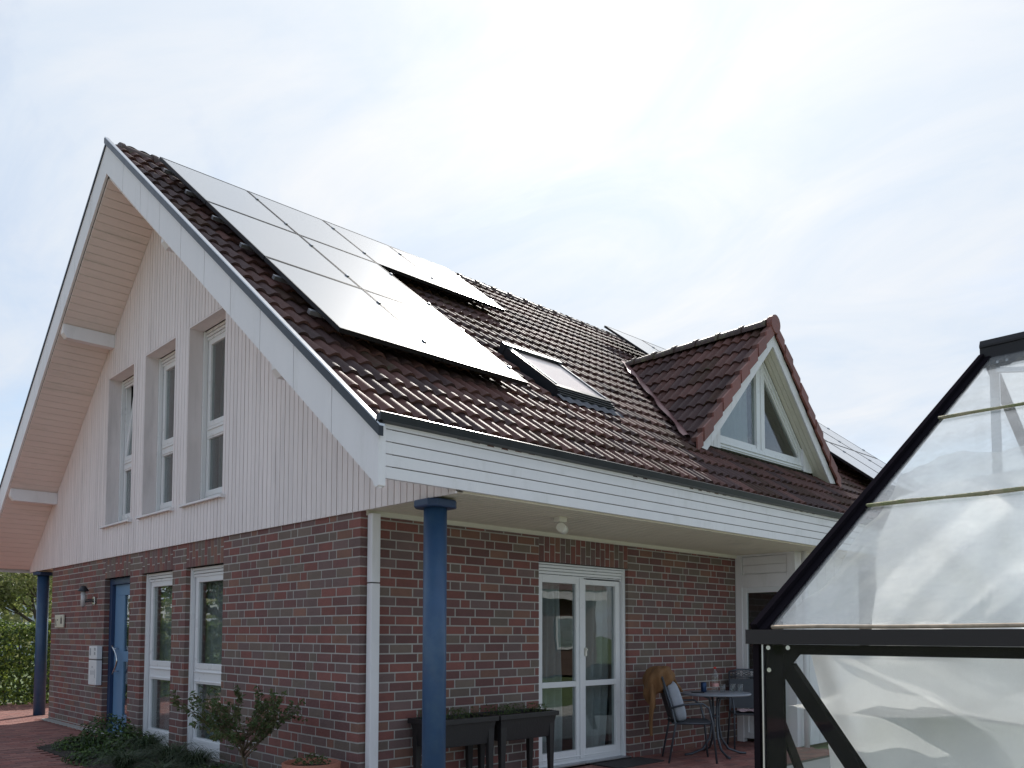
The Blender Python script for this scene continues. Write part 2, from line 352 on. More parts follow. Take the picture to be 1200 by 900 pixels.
# ------------------------------------------------------------------ key dimensions
WID = 8.86; XL = 5.95; ZW = 2.47; RY = 4.49; SL = .786; ZR = 7.41; XE = 13.6
zroof = lambda y: ZR-SL*abs(y-RY)
NR = math.hypot(1, SL)
zsof = lambda y: 6.93-.782*abs(y-RY)
G_OP = [(5.40, 6.37, .03, 2.17), (4.0, 4.98, .03, 2.17), (2.63, 3.61, .03, 2.17)]
L_OP = [(2.185, 3.655, 0., 2.16)]

house = empty('house', 'red brick house with white boarded gable and brown tiled roof', 'house')

# ------------------------------------------------------------------ brick walls
def wall_cells(u0, u1, z0, z1, ops):
    us = sorted({u0, u1, *[o[0] for o in ops], *[o[1] for o in ops]}); us = [u for u in us if u0 <= u <= u1]
    out = []
    for a, b in zip(us, us[1:]):
        zs = [(z0, z1)]
        for o in ops:
            if o[0] <= a and b <= o[1]:
                n = []
                for c, d in zs:
                    if c < o[2]: n.append((c, min(d, o[2])))
                    if d > o[3]: n.append((max(c, o[3]), d))
                zs = n
        out += [(a, b, c, d) for c, d in zs]
    return out
RC = .003
mb = MB()
grow = lambda ops, e: [(a-e, b+e, c-e, d+e) for a, b, c, d in ops]
for a, b, c, d in wall_cells(RC, WID-RC, -.3, ZW, grow(G_OP, RC)): mb.box(a, b, RC, .30, c, d, 0, GB)
for a, b, c, d in wall_cells(.3, XL, -.3, ZW+.04, grow(L_OP, RC)): mb.box(a, b, RC, .30, c, d, 0, LB)
bwall = mb.obj('brick_wall', MORT, house)
bricks = []     # (x0,x1,y0,y1,z0,z1,mat)
J = .0125; JV = .0165; H = 1/12; DEP = .105
def pick(ws): return R.choices(range(len(ws)), ws)[0]
def spans(a, b, off, ops, z):
    """brick joints between a and b, cut at the openings"""
    segs = [(a, b)]
    for o in ops:
        if o[2]-.02 < z < o[3]+.29:
            n = []
            for c, d in segs:
                if o[1] <= c or o[0] >= d: n.append((c, d)); continue
                if c < o[0]: n.append((c, o[0]))
                if d > o[1]: n.append((o[1], d))
            segs = n
    out = []
    u = a; js = [a]; first = True; prev = 0
    while u < b:
        st = off if first else (.125 if (prev == 0 and R.random() < .32) else .25)
        prev = 1 if st == .125 else 0
        first = False; u += st; js.append(u)
    for c, d in segs:
        inner = [j for j in js if c+.05 < j < d-.05]
        p = [c]+inner+[d]
        for i, (x, y) in enumerate(zip(p, p[1:])): out.append((x+(0 if i == 0 else JV/2), y-(0 if i == len(p)-2 else JV/2)))
    return out
k = 0
ztop = 2.40+H
while True:
    z1 = 2.4-H*(k-1)-J/2; z0 = z1-H+J
    if z1 < -.05: break
    zc = (z0+z1)/2
    if k == 0: z1 = min(z1, 2.466)
    ga = .125 if k % 2 == 0 else .1875; lo_ = .25+.0625 if k % 2 == 0 else .375
    ca = .12 if k % 2 == 0 else .18; cb_ = lo_-.01
    bricks.append((0, cb_+.005, 0, ga-JV/2, z0, z1, pick(BRW)))
    for a, b in spans(ga, WID, .25, G_OP, zc):
        a2 = a+(JV/2 if abs(a-ga) < 1e-6 else 0)
        bricks.append((R.uniform(-.001, .0015), DEP, a2, b, z0, z1, pick(BRW)))
    for a, b in spans(lo_, XL, .25, L_OP, zc):
        a2 = a+(JV/2 if abs(a-lo_) < 1e-6 else 0)
        bricks.append((a2, b, R.uniform(-.001, .0015), DEP, z0, z1, pick(BRW)))
    k += 1
# soldier courses over the openings
for (ops, mpf, zt) in ((G_OP, GB, 2.458), (L_OP, LB, 2.458)):
    for o in ops:
        n = round((o[1]-o[0])/.0817); w = (o[1]-o[0])/n
        for i in range(n):
            zb = o[3]+.003; a = o[0]+i*w+J/2; b = a+w-J
            cut = zb+(.095 if i % 2 else .185)+R.uniform(-.012, .012)
            for c, d in ((zb, cut-J/2), (cut+J/2, zt)):
                p = mpf(a, 0, c); q = mpf(b, DEP, d)
                bricks.append((p[0], q[0], p[1], q[1], p[2], q[2], pick(BRW)))
def barea(b):
    zc = (b[4]+b[5])/2
    if b[0] < .004 and b[3] > .2 or b[1] < DEP+.01: P = [(0, b[2], b[4]), (0, b[3], b[4]), (0, b[3], b[5]), (0, b[2], b[5])]
    else: P = [(b[0], 0, b[4]), (b[1], 0, b[4]), (b[1], 0, b[5]), (b[0], 0, b[5])]
    q = [proj(p) for p in P]
    if not all(0 < x[0] < 1200 and 0 < x[1] < 898 for x in q): return 0
    return abs(sum(q[i][0]*q[(i+1) % 4][1]-q[(i+1) % 4][0]*q[i][1] for i in range(4)))/2
bricks.sort(key=barea, reverse=True)
bmesh_cache = {}
for i, b in enumerate(bricks[:300]):
    sz = (round(b[1]-b[0], 3), round(b[3]-b[2], 3), round(b[5]-b[4], 3), b[6])
    if sz not in bmesh_cache: bmesh_cache[sz] = MB().box(0, sz[0], 0, sz[1], 0, sz[2]).mesh('brick', BR[b[6]])
    inst('brick', bmesh_cache[sz], bwall, loc=(b[0], b[2], b[4]))
mb = MB()
for b in bricks[300:]: mb.box(*b[:6], b[6])
tag(mb.obj('distant_bricks', BR, bwall), kind='stuff')
# inner shell and storeys
mb = MB()
mb.box(.3, XE-.2, .3, WID-.3, -.2, -.02).box(.3, XE-.2, .3, WID-.3, 2.50, 2.75)
mb.box(XE-.5, XE-.2, .3, WID-.3, -.02, 2.5).box(.3, XE-.5, WID-.3, WID-.002, -.2, 2.5)
mb.box(.3, XE-.5, 3.6, 3.7, -.02, 2.5).box(XL+.01, XE-.5, .05, .28, -.02, 2.44)
# upper rooms: knee walls, back wall and sloped lining
mb.box(3.2, 3.3, 1.2, 7.8, 2.75, 4.9)
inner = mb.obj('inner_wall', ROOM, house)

# ------------------------------------------------------------------ windows and doors
def rng(mpf, a, b):      # box through a frame map
    p = mpf(*a); q = mpf(*b)
    return tuple(v for i in range(3) for v in (min(p[i], q[i]), max(p[i], q[i])))
def fb(mb_, mpf, u0, u1, d0, d1, z0, z1, mi=0): return mb_.box(*rng(mpf, (u0, d0, z0), (u1, d1, z1)), mi)
def frame_rect(mb_, mpf, u0, u1, d0, d1, z0, z1, w, wb=None):
    wb = w if wb is None else wb
    fb(mb_, mpf, u0, u0+w, d0, d1, z0, z1); fb(mb_, mpf, u1-w, u1, d0, d1, z0, z1)
    fb(mb_, mpf, u0+w, u1-w, d0, d1, z1-w, z1); fb(mb_, mpf, u0+w, u1-w, d0, d1, z0, z0+wb); return mb_
def pane(parent, mpf, u0, u1, d, z0, z1, m=None):
    a = [mpf(u0, d, z0), mpf(u1, d, z0), mpf(u1, d, z1), mpf(u0, d, z1)]; b = [mpf(u0, d+.006, z0), mpf(u1, d+.006, z0), mpf(u1, d+.006, z1), mpf(u0, d+.006, z1)]
    return MB().add(a+b, [(0, 1, 2, 3), (7, 6, 5, 4), (0, 4, 5, 1), (1, 5, 6, 2), (2, 6, 7, 3), (3, 7, 4, 0)]).obj('pane', m or GLASS, parent)
def tall_window(mpf, u0, u1, z0, z1, d, tr0, tr1, wbot, tilt=False, rail=True, railw=.035):
    w = fb(MB(), mpf, u0, u0+railw, d, d+.05, z0, z1); fb(w, mpf, u1-railw, u1, d, d+.05, z0, z1)
    fb(w, mpf, u0, u1, d+.052, d+.13, z0, z0+.05)
    fr = frame_rect(w, mpf, u0+.002, u1-.002, d+.053, d+.12, z0, z1, .06, .05).obj('window', PLASTIC, house, .004)
    # shutter box slats above
    sh = MB()
    for i in range(3): fb(sh, mpf, u0+railw, u1-railw, d+.012+.012*i, d+.05, z1-.035*(i+1), z1-.035*i-.006)
    sh.obj('shutter_box', PLASTIC, fr)
    # transom and sashes
    t = MB(); fb(t, mpf, u0+.06, u1-.06, d+.05, d+.12, tr0, tr1); fb(t, mpf, u0+.06, u1-.06, d+.04, d+.052, tr0+.02, tr0+.035)
    fb(t, mpf, u0+.06, u1-.06, d+.036, d+.052, tr1-.05, tr1-.035); t.obj('transom', PLASTIC, fr, .003)
    s1 = frame_rect(MB(), mpf, u0+.055, u1-.055, d+.045, d+.10, tr1-.01, z1-.105, .065).obj('sash', PLASTIC, fr, .005)
    pane(fr if False else s1 if False else fr, mpf, u0+.12, u1-.12, d+.07, tr1+.055, z1-.17) if not tilt else None
    b = MB(); fb(b, mpf, u0+.06, u1-.06, d+.045, d+.11, z0+.05, z0+wbot)
    fb(b, mpf, u0+.06, u1-.06, d+.038, d+.046, z0+.055, z0+wbot*.55); fb(b, mpf, u0+.06, u1-.06, d+.038, d+.046, z0+wbot*.6, z0+wbot*.92)
    b.obj('bottom_rail', PLASTIC, fr, .002)
    for ua in (u0+.06, u1-.085): fb(MB(), mpf, ua, ua+.025, d+.06, d+.1, z0+wbot, tr0).obj('glazing_bead', PLASTIC, fr)
    pane(fr, mpf, u0+.085, u1-.085, d+.08, z0+wbot, tr0)
    if tilt:
        pv = pane(fr, mpf, u0+.12, u1-.12, d+.07, tr1+.055, z1-.17)
        for o in (s1, pv):
            piv = Vector(mpf((u0+u1)/2, d+.07, tr1)); ang = math.radians(6)
            rot = Matrix.Rotation(ang, 4, 'Y') if mpf is GB else Matrix.Rotation(-ang, 4, 'X')
            o.matrix_local = Matrix.Translation(piv) @ rot @ Matrix.Translation(-piv)
    return fr
for i, (a, b, c, d) in enumerate(G_OP[1:]):
    w = tall_window(GB, a, b, c, d, .055, .83, 1.01, .18)
    tag(w, ['tall ground floor window beside the blue door', 'tall ground floor window nearest the house corner'][i])
U_OP = [(5.41, 6.37, 2.92, 5.01), (4.03, 4.99, 2.92, 5.01), (2.66, 3.62, 2.92, 5.01)]
for i, (a, b, c, d) in enumerate(U_OP):
    w = tall_window(GB, a, b, c, d, .15, 3.71, 3.86, .17, tilt=(i == 0))
    tag(w, ['upper gable window with its top sash tilted open', 'middle upper gable window', 'upper gable window nearest the eave'][i])
    sl_ = MB().prism([(-.07, c-.035), (-.07, c-.015), (.16, c+.004), (.16, c-.02)], a-.06, b+.06, lambda u, v, t: (u, t, v))
    sl_.box(-.072, -.02, a-.075, a-.058, c-.045, c-.004); sl_.box(-.072, -.02, b+.058, b+.075, c-.045, c-.004)
    sl_.obj('window_sill', WHITE, house)
# upper window reveals (white)
for a, b, c, d in U_OP:
    m_ = MB(); m_.box(-.018, .15, b, b+.02, c, d+.02); m_.box(-.018, .15, a-.02, a, c, d+.02); m_.box(-.018, .15, a, b, d, d+.02)
    m_.obj('window_reveal', CLAD, house)

# blue front door
a, b, c, d = G_OP[0]
fr = frame_rect(MB(), GB, a, b, .07, .15, c, d, .085, .02).obj('front_door', BLUED, house, .004)
l = MB()
u0, u1 = a+.087, b-.087
fb(l, GB, u0, u1, .12, .17, c+.02, .30); fb(l, GB, u0+.13, u1-.36, .12, .17, 1.02, 1.16); fb(l, GB, u0, u1, .12, .17, 1.93, d-.087)
fb(l, GB, u1-.36, u1, .12, .17, .30, 1.93); fb(l, GB, u0, u0+.13, .12, .17, .30, 1.93)
l.obj('door_leaf', BLUEL, fr, .004)
pane(fr, GB, u0+.13, u1-.36, .14, .30, 1.02); pane(fr, GB, u0+.13, u1-.36, .14, 1.16, 1.93)
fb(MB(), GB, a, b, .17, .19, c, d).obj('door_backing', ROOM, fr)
pts = []
for i in range(11):
    t = i/10; q_ = hit(131.5+5.5*math.sin(math.pi*t), 757+33*t, 'x', .055); pts.append(tuple(q_))
h = MB().tube(pts, .013, 8)
for q_ in (pts[1], pts[-2]): h.tube([q_, (q_[0]+.07, q_[1], q_[2])], .009, 6)
h.obj('door_handle', STEEL, fr)
# patio door
a, b, c, d = L_OP[0]
w = MB(); fb(w, LB, a, a+.04, .04, .09, c, d-.02); fb(w, LB, b-.04, b, .04, .09, c, d-.02)
fb(w, LB, a, b, .04, .09, d-.02, d); frame_rect(w, LB, a+.002, b-.002, .092, .16, c, d-.02, .07, .06)
pd = w.obj('patio_door', PLASTIC, house, .004)
sh = MB()
for i in range(4): fb(sh, LB, a+.04, b-.04, .046+.01*i, .09, d-.02-.032*(i+1), d-.026-.032*i)
sh.obj('shutter_box', PLASTIC, pd)
um = (a+b)/2
for q, (s0, s1) in enumerate(((a+.06, um+.005), (um-.005+.01, b-.06))):
    s_ = frame_rect(MB(), LB, s0, s1, .08-.004*q, .14, c+.06, d-.13, .075, .10); fb(s_, LB, s0+.075, s1-.075, .085, .135, .84, .90)
    fb(s_, LB, s0+.01, s1-.01, .07, .08-.004*q, c+.085, c+.10)
    s_.obj('door_sash', PLASTIC, pd, .004)
    pane(pd, LB, s0+.075, s1-.075, .105, c+.16, .84); pane(pd, LB, s0+.075, s1-.075, .105, .90, d-.205)
fb(MB(), LB, um-.02, um+.045, .068, .079, c+.06, d-.13).obj('meeting_cover_strip', PLASTIC, pd, .003)
hd = MB(); fb(hd, LB, um+.05, um+.075, .05, .068, 1.17, 1.26); fb(hd, LB, um+.055, um+.07, .035, .052, 1.23, 1.25); hd.obj('door_handle', CREAM, pd)
th = MB()
for i in range(9): fb(th, LB, a, b, -.035+.014*i, -.025+.014*i, -.01, .028)
fb(th, LB, a, b, -.035, .09, -.02, .018); th.obj('threshold_grate', LMET, pd)

# curtains
def curtain(mpf, u0, u1, d, z0, z1, m, label, folds=7, amp=.035, sweep=0.):
    def f(s, t):
        u = u0+(u1-u0)*s; uu = u+sweep*(1-t)**2*(.5-s)
        return mpf(uu, d+amp*math.sin(s*folds*2*math.pi+1.3*math.sin(3*t+s*5))*(.7+.3*t)+.01*math.sin(9*s+7*t), z0+(z1-z0)*t)
    o = MB().grid(f, folds*8, 10).obj('curtain', m); return tag(o, label, 'curtain')
curtain(LB, 2.2, 2.78, .25, .03, 2.3, CURT, 'grey curtain behind the left leaf of the patio door', 5)
curtain(LB, 3.02, 3.62, .26, .03, 2.3, CURTL, 'pale curtain behind the right leaf of the patio door', 4, .045, .25)
curtain(GB, 2.7, 3.6, .26, .05, 2.25, CURTL, 'sheer curtain inside the tall window nearest the corner', 5)
curtain(GB, 4.1, 4.98, .26, .05, 2.25, CURTL, 'sheer curtain inside the tall window by the door', 4)
curtain(GB, 3.3, 3.62, .40, 2.95, 5.0, CURT, 'dark curtain inside the upper window nearest the eave', 3)
curtain(GB, 4.6, 5.0, .40, 2.95, 5.0, CURT, 'dark curtain inside the middle upper window', 3)
curtain(GB, 5.45, 6.3, .45, 2.95, 4.0, CURT, 'dark curtain inside the upper window with the tilted sash', 5)

# ------------------------------------------------------------------ gable cladding
mb = MB()
for a, b, c, d in wall_cells(-1.28, 10.13, 2.465, 7.2, U_OP):
    # split at the ridge and trim with the slope
    for p, q in (((a, min(b, RY)), (max(a, RY), b))):
        pass
def clad_poly(a, b, z0, z1):
    """vertical strip a..b between z0 and min(z1, soffit)"""
    za, zb_ = min(z1, zsof(a)+.05), min(z1, zsof(b)+.05)
    if za <= z0+.01 and zb_ <= z0+.01: return None
    za = max(za, z0+.001); zb_ = max(zb_, z0+.001)
    return [(a, z0), (b, z0), (b, zb_), (a, za)]
back = MB()
GO = [(o[0]-.021, o[1]+.021, o[2], o[3]+.021) for o in U_OP]
us = sorted([-1.28, 10.13, RY]+[v for o in GO for v in o[:2]])
for a, b in zip(us, us[1:]):
    zs = [(2.47, 8.)]
    for o in GO:
        if o[0]-1e-6 <= a and b <= o[1]+1e-6: zs = [(2.47, o[2]), (o[3], 8.)]
    for c, d in zs:
        pl = clad_poly(a, b, c, d)
        if pl: back.prism(pl, .0, .28 if a >= 0 and b <= WID else .06, lambda u, v, w_: (w_, u, v))
gc = back.obj('gable_cladding', GROOVE, house)
BW = .0862
nb = int((10.13+1.28)/BW)+1
for i in range(nb):
    a = -1.28+i*BW; b = min(a+BW-.010, 10.13)
    if a < RY < b: b = b
    zs = [(2.455, 8.)]
    mid = (a+b)/2
    cuts = [o for o in U_OP if o[0]-.02 < mid < o[1]+.02]
    hitb = [o for o in U_OP if a < o[1]+.02 and b > o[0]-.02]
    if not hitb: pieces = [(a, b, 2.455, 8.)]
    else:
        o = hitb[0]; pieces = [(a, b, 2.455, o[2]-.02), (a, b, o[3]+.021, 8.)]
        if a < o[0]-.02: pieces.append((a, o[0]-.021, o[2]-.0195, o[3]+.0205))
        if b > o[1]+.02: pieces.append((o[1]+.021, b, o[2]-.0195, o[3]+.0205))
    for pa, pb_, c, d in pieces:
        pl = clad_poly(pa, pb_, c, d)
        if pl and pb_-pa > .008:
            MB().prism(pl, -.020+R.uniform(-.001, .001), -.002, lambda u, v, w_: (w_, u, v)).obj('cladding_board', CLAD, gc)
# ------------------------------------------------------------------ main roof
deck = MB()
for sgn in (-1, 1):
    y1 = RY+sgn*5.74
    deck.add([(-.66, RY, ZR-.085), (XE, RY, ZR-.085), (XE, y1, zroof(y1)-.085), (-.66, y1, zroof(y1)-.085),
              (-.66, RY, ZR-.18), (XE, RY, ZR-.18), (XE, y1, zroof(y1)-.18), (-.66, y1, zroof(y1)-.18)],
             [(0, 1, 2, 3), (7, 6, 5, 4), (0, 3, 7, 4), (1, 5, 6, 2), (2, 6, 7, 3)])
roof = deck.obj('roof', UNDER, house)
TW, TG = .30, .3205
def tile_mesh(mi):
    prof = []
    for r_ in range(2):
        for k_, (u, h_) in enumerate([(0, .0), (.022, .002), (.038, .016), (.060, .031), (.082, .035), (.104, .031), (.126, .016), (.142, .002)]):
            prof.append((r_*.15+u, h_))
    prof.append((.30, 0))
    n = len(prof); m_ = MB()
    top = [(u, 0, h_+.030) for u, h_ in prof]; end = [(u, TG+.03, h_*.9+.002) for u, h_ in prof]
    m_.add(top+end, [(i, i+1, n+i+1, n+i) for i in range(n-1)], 0, True)
    m_.add(top+[(u, 0, .002 if h_ < .005 else h_+.006) for u, h_ in prof], [(i+1, i, n+i, n+i+1) for i in range(n-1)], 0)
    m_.add([(0, 0, .03), (0, TG+.03, .002), (0, 0, 0)], [(0, 1, 2)]); m_.add([(.3, 0, .03), (.3, TG+.03, .002), (.3, 0, 0)], [(2, 1, 0)])
    return m_
TM = tile_mesh(0)
tile_me = [TM.mesh('roof_tile', t) for t in TL]
DX, DZ, DS, DY = 6.69, 5.79, 1.03, -.20      # dormer: centre x, ridge height, slope, verge plane
zdorm = lambda x: DZ-DS*abs(x-DX)
tiles = []
def lay(O, U, V, N, ncol, nrow, keep):
    U, V, N = Vector(U).normalized(), Vector(V).normalized(), Vector(N).normalized()
    for r_ in range(nrow):
        for c_ in range(ncol):
            o = Vector(O)+U*(c_*TW)+V*(r_*TG); ctr = o+U*TW/2+V*TG/2
            if keep(ctr, r_, c_):
                m_ = Matrix((U, V, N)).transposed().to_4x4()
                m_ = m_ @ Matrix.Rotation(R.uniform(-.009, .009), 4, 'Z') @ Matrix.Rotation(R.uniform(-.012, .012), 4, 'Y')
                m_.translation = o+N*R.uniform(0, .005)+V*R.uniform(-.005, .005)
                tiles.append((m_, pick(TLW), ctr, N))
SKY = (2.70, 3.66, .28, 1.14)     # skylight x0,x1,y0,y1
def keep_main(c, r_, k_):
    if c.z > ZR-TO-.04: return False
    if SKY[0]-.05 < c.x < SKY[1]+.05 and SKY[2]-.02 < c.y < SKY[3]+.02: return False
    if c.y > -.02 and abs(c.x-DX) < 2.6 and zdorm(c.x) > c.z+.12: return False
    return True
ncol = int((XE+.66)/TW)
TO = .055*NR
lay((-.67, -1.27, zroof(-1.27)-TO), (1, 0, 0), (0, 1, SL), (0, -SL, 1), ncol, 24, keep_main)
lay((XE-.02, RY*2+1.27, zroof(-1.27)-TO), (-1, 0, 0), (0, -1, SL), (0, SL, 1), ncol, 24, lambda c, r_, k_: c.z < ZR-TO-.04)
n_d = math.hypot(1, DS)
xb = DX-(DZ-3.55)/DS
lay((xb, DY+.30*10, 3.55-.06), (0, -1, 0), (1, 0, DS), (-DS, 0, 1), 10, 11, lambda c, r_, k_: c.x < DX-.04 and c.z > zroof(c.y)-.06)
xb2 = DX+(DZ-3.55)/DS
lay((xb2, DY, 3.55-.06), (0, 1, 0), (-1, 0, DS), (DS, 0, 1), 10, 11, lambda c, r_, k_: c.x > DX+.04 and c.z > zroof(c.y)-.06)
def tarea(t):
    c = t[2]; p = proj(c)
    if not (-10 < p[0] < 1210 and 0 < p[1] < 900) : return 0
    v = (CP-c); d = v.length; f_ = v.normalized().dot(t[3])
    if f_ <= 0 or c.y > RY: return 0
    return f_/d/d
droof_tiles = lambda t: abs(t[2].x-DX) < 2.4 and t[3].x != 0
tiles.sort(key=tarea, reverse=True)
# dormer body
dm = MB()
dm.prism([(-1.86, 0), (1.86, 0), (0, 1.86*DS)], DY+.02, 2.55, lambda u, v, w_: (DX+u, w_, DZ-.03-1.86*DS+v-.10))
dormer = MB()
# left and right deck slabs of the dormer roof
for sg in (-1, 1):
    xa = DX+sg*1.9
    a_ = [(DX, DY+.03, DZ-.085), (xa, DY+.03, zdorm(xa)-.085), (xa, 2.5, zdorm(xa)-.085), (DX, 2.5, DZ-.085)]
    b_ = [(x, y, z-.09) for x, y, z in a_]
    dormer.add(a_+b_, [(0, 1, 2, 3), (7, 6, 5, 4), (0, 4, 5, 1), (1, 5, 6, 2), (2, 6, 7, 3)])
droof = dormer.obj('dormer_roof', UNDER, house)
for t in tiles[:300]:
    inst('roof_tile', tile_me[t[1]], droof if t[3].x != 0 else roof, mtx=t[0])
st = MB()
for t in tiles[300:]:
    vs = [t[0] @ Vector(p) for p in TM.v]; o = len(st.v); st.v += [tuple(v) for v in vs]
    st.f += [[i+o for i in f] for f in TM.f]; st.m += [t[1]]*len(TM.f); st.sm += TM.sm
tag(st.obj('distant_roof_tiles', TL, roof), kind='stuff')
# ridge tiles
def ridge_me(r=.13, L=.42):
    m_ = MB(); n = 10
    for rr, y0, y1 in ((r, 0, L), (r+.014, 0, .05)):
        vs = []
        for y, q in ((y0, rr), (y1, rr-.012 if y1 == L else rr)):
            for k_ in range(n+1):
                a_ = math.pi*(-.08+1.16*k_/n); vs.append((y, q*1.05*math.cos(a_), q*.8*math.sin(a_)))
        m_.add(vs, [(i, i+1, n+2+i, n+1+i) for i in range(n)], 0, True)
    vs = [(0, (r+.014)*1.05*math.cos(math.pi*(-.08+1.16*k_/n)), (r+.014)*.8*math.sin(math.pi*(-.08+1.16*k_/n))) for k_ in range(n+1)]+[(0, 0, 0)]
    m_.add(vs, [(i+1, i, n+1) for i in range(n)], 0)
    return m_.mesh('ridge_tile', RIDT)
rme = ridge_me()
x = -.60
while x < XE-.4:
    inst('ridge_tile', rme, roof, mtx=Matrix.Translation((x, RY, ZR+R.uniform(-.004, .004)-.115)) @ Matrix.Rotation(R.uniform(-.02, .02), 4, 'Y')); x += .385
y = DY+.04
k = 0
while y < 2.3:
    inst('ridge_tile', rme, droof, mtx=Matrix.Translation((DX, y, DZ-.045)) @ Matrix.Rotation(math.pi/2, 4, 'Z') @ Matrix.Rotation(R.uniform(-.02, .02), 4, 'Y')); y += .385
# red ridge end disc
m_ = MB(); n = 18
ring = [(.125*math.cos(2*math.pi*i/n), .135*math.sin(2*math.pi*i/n)) for i in range(n)]
m_.prism(ring, DY-.055, DY+.03, lambda u, v, w_: (DX+u, w_, DZ-.03+v)); m_.obj('ridge_end_cap', REDT, droof, .008)
# red verge tiles of the dormer
for sg in (-1, 1):
    for i in range(9):
        s0 = .10+i*.315*1.0/n_d*1.0; 
        xo = i*TG/n_d; x0 = DX+sg*(.04+xo); x1 = DX+sg*(.04+xo+(TG+.02)/n_d)
        if abs(x1-DX) > 1.98: x1 = DX+sg*1.98
        pt = .052-.0; dz = lambda x_: zdorm(x_)
        x1g = x1-sg*.022; poly = [(x0, dz(x0)+.018), (x1g, dz(x1g)+.066), (x1g, dz(x1g)-.118), (x0, dz(x0)-.16)]
        MB().prism(poly, DY-.045-.008*(i % 2), DY-.018, lambda u, v, w_: (u, w_, v)).obj('verge_tile', REDT, droof, .004)
        MB().prism([(x0, dz(x0)+.016), (x1g, dz(x1g)+.064), (x1g, dz(x1g)+.01), (x0, dz(x0)-.03)], DY-.018, DY+.05, lambda u, v, w_: (u, w_, v)).obj('verge_tile_top', TL[0], droof)
# dormer bargeboards, soffit and wall
bo, bi = 5.655-DZ, 5.455-DZ
for sg in (-1, 1):
    ks = [0, .16, .62, 1.1, 1.58, 1.88]
    for p_, q_ in zip(ks, ks[1:]):
        a0, a1 = p_+(.0015 if p_ else 0), q_-.0015; e = a1 if q_ < 1.8 else 1.86
        x0, x1 = DX+sg*a0, DX+sg*e; x1i = DX+sg*(e if q_ < 1.8 else 1.68)
        poly = [(x0, DZ+bo-DS*abs(x0-DX)), (x1, DZ+bo-DS*abs(x1-DX)), (x1i, DZ+bi-DS*abs(x1i-DX)), (x0, DZ+bi-DS*abs(x0-DX))]
        MB().prism(poly, DY, DY+.022, lambda u, v, w_: (u, w_, v)).obj('dormer_bargeboard', WHITE, droof)
    # soffit boards, three planks
    for q_ in range(3):
        y0 = DY+.024+q_*.065; xe = DX+sg*1.72
        a_ = [(DX, y0, DZ+bi), (xe, y0, DZ+bi-DS*1.72), (xe, y0+.06, DZ+bi-DS*1.72), (DX, y0+.06, DZ+bi)]
        b_ = [(x_, y_, z_+.02) for x_, y_, z_ in a_]
        MB().add(a_+b_, [(3, 2, 1, 0), (4, 5, 6, 7), (0, 1, 5, 4), (1, 2, 6, 5), (2, 3, 7, 6)]).obj('dormer_soffit_board', CREAM, droof)
dw0 = 3.89
apx = DZ+bi
dwall = MB()
hw = (apx-dw0)/DS
# wall pieces round the triangular window (left sliver, right sliver with planks)
WX0, WX1 = DX-1.07, DX+1.20
fnw = lambda u, v, w_: (u, w_, v)
dwall.prism([(DX-hw, dw0), (WX0, dw0), (WX0, apx-DS*(DX-WX0))], .0, .12, fnw)
dwall.prism([(WX1, dw0), (DX+hw, dw0), (WX1, apx-DS*(WX1-DX))], .0, .12, fnw)
dwl = dwall.obj('dormer_wall', WHITE, house)
for i in range(4):
    o_ = .085*i+.004; poly = [(WX1+o_, dw0-.02), (WX1+o_+.08, dw0-.02), (WX1+o_+.08, apx-.01-DS*(WX1+o_+.08-DX)), (WX1+o_, apx-.01-DS*(WX1+o_-DX))]
    if poly[2][1] > dw0: MB().prism(poly, -.012, -.001, fnw).obj('dormer_board', WHITE, dwl)
for i in range(3):
    o_ = .085*i+.004; poly = [(WX0-o_-.08, dw0-.02), (WX0-o_, dw0-.02), (WX0-o_, apx-.01-DS*(DX-WX0+o_)), (WX0-o_-.08, apx-.01-DS*(DX-WX0+o_+.08))]
    if poly[3][1] > dw0: MB().prism(poly, -.012, -.001, fnw).obj('dormer_board', WHITE, dwl)
# window: sill frame, triangular panes
sz = dw0+.13
dwn = MB(); fb(dwn, LB, WX0, WX1, .02, .10, dw0, sz)
fb(dwn, LB, WX0, WX1, .008, .022, dw0+.02, dw0+.045); fb(dwn, LB, WX0, WX1, .002, .022, dw0+.06, dw0+.075)
in_t = lambda x_: apx-.02-DS*abs(x_-DX)
MX = 6.735
def slanted(mb_, x0, x1, th, y0, y1):
    mb_.prism([(x0, in_t(x0)), (x1, in_t(x1)), (x1, in_t(x1)-th), (x0, in_t(x0)-th)], y0, y1, fnw)
slanted(dwn, WX0, DX-.001, .12, .032, .098); slanted(dwn, DX+.001, WX1, .12, .032, .098)
slanted(dwn, DX+.002, WX1-.01, .05, .012, .031); slanted(dwn, DX+.002, WX1-.07, .17, .045, .094); slanted(dwn, WX0+.07, DX-.002, .17, .045, .094)
fb(dwn, LB, WX1-.06, WX1-.002, .036, .096, sz, in_t(WX1)-.02); fb(dwn, LB, WX0+.002, WX0+.06, .036, .096, sz, in_t(WX0)-.02)
fb(dwn, LB, MX-.12, MX+.10, .027, .103, sz-.003, in_t(DX)-.16); fb(dwn, LB, MX-.015, MX+.02, .0165, .0265, sz+.004, in_t(DX)-.25)
fb(dwn, LB, WX0+.061, WX1-.061, .040, .092, sz-.002, sz+.05)
dwin = dwn.obj('dormer_window', PLASTIC, house)
tag(dwin, 'triangular white framed window in the roof dormer')
def tri_pane(pts_): MB().prism(pts_, .065, .071, fnw).obj('pane', GLASS, dwin)
th_ = .165
tri_pane([(WX0+.05, sz+.05), (MX-.12, sz+.05), (MX-.12, in_t(MX-.12)-th_), (WX0+.05, in_t(WX0+.05)-th_)])
tri_pane([(MX+.10, sz+.05), (WX1-.06, sz+.05), (WX1-.06, max(sz+.06, in_t(WX1-.06)-th_)), (MX+.10, in_t(MX+.10)-th_)])
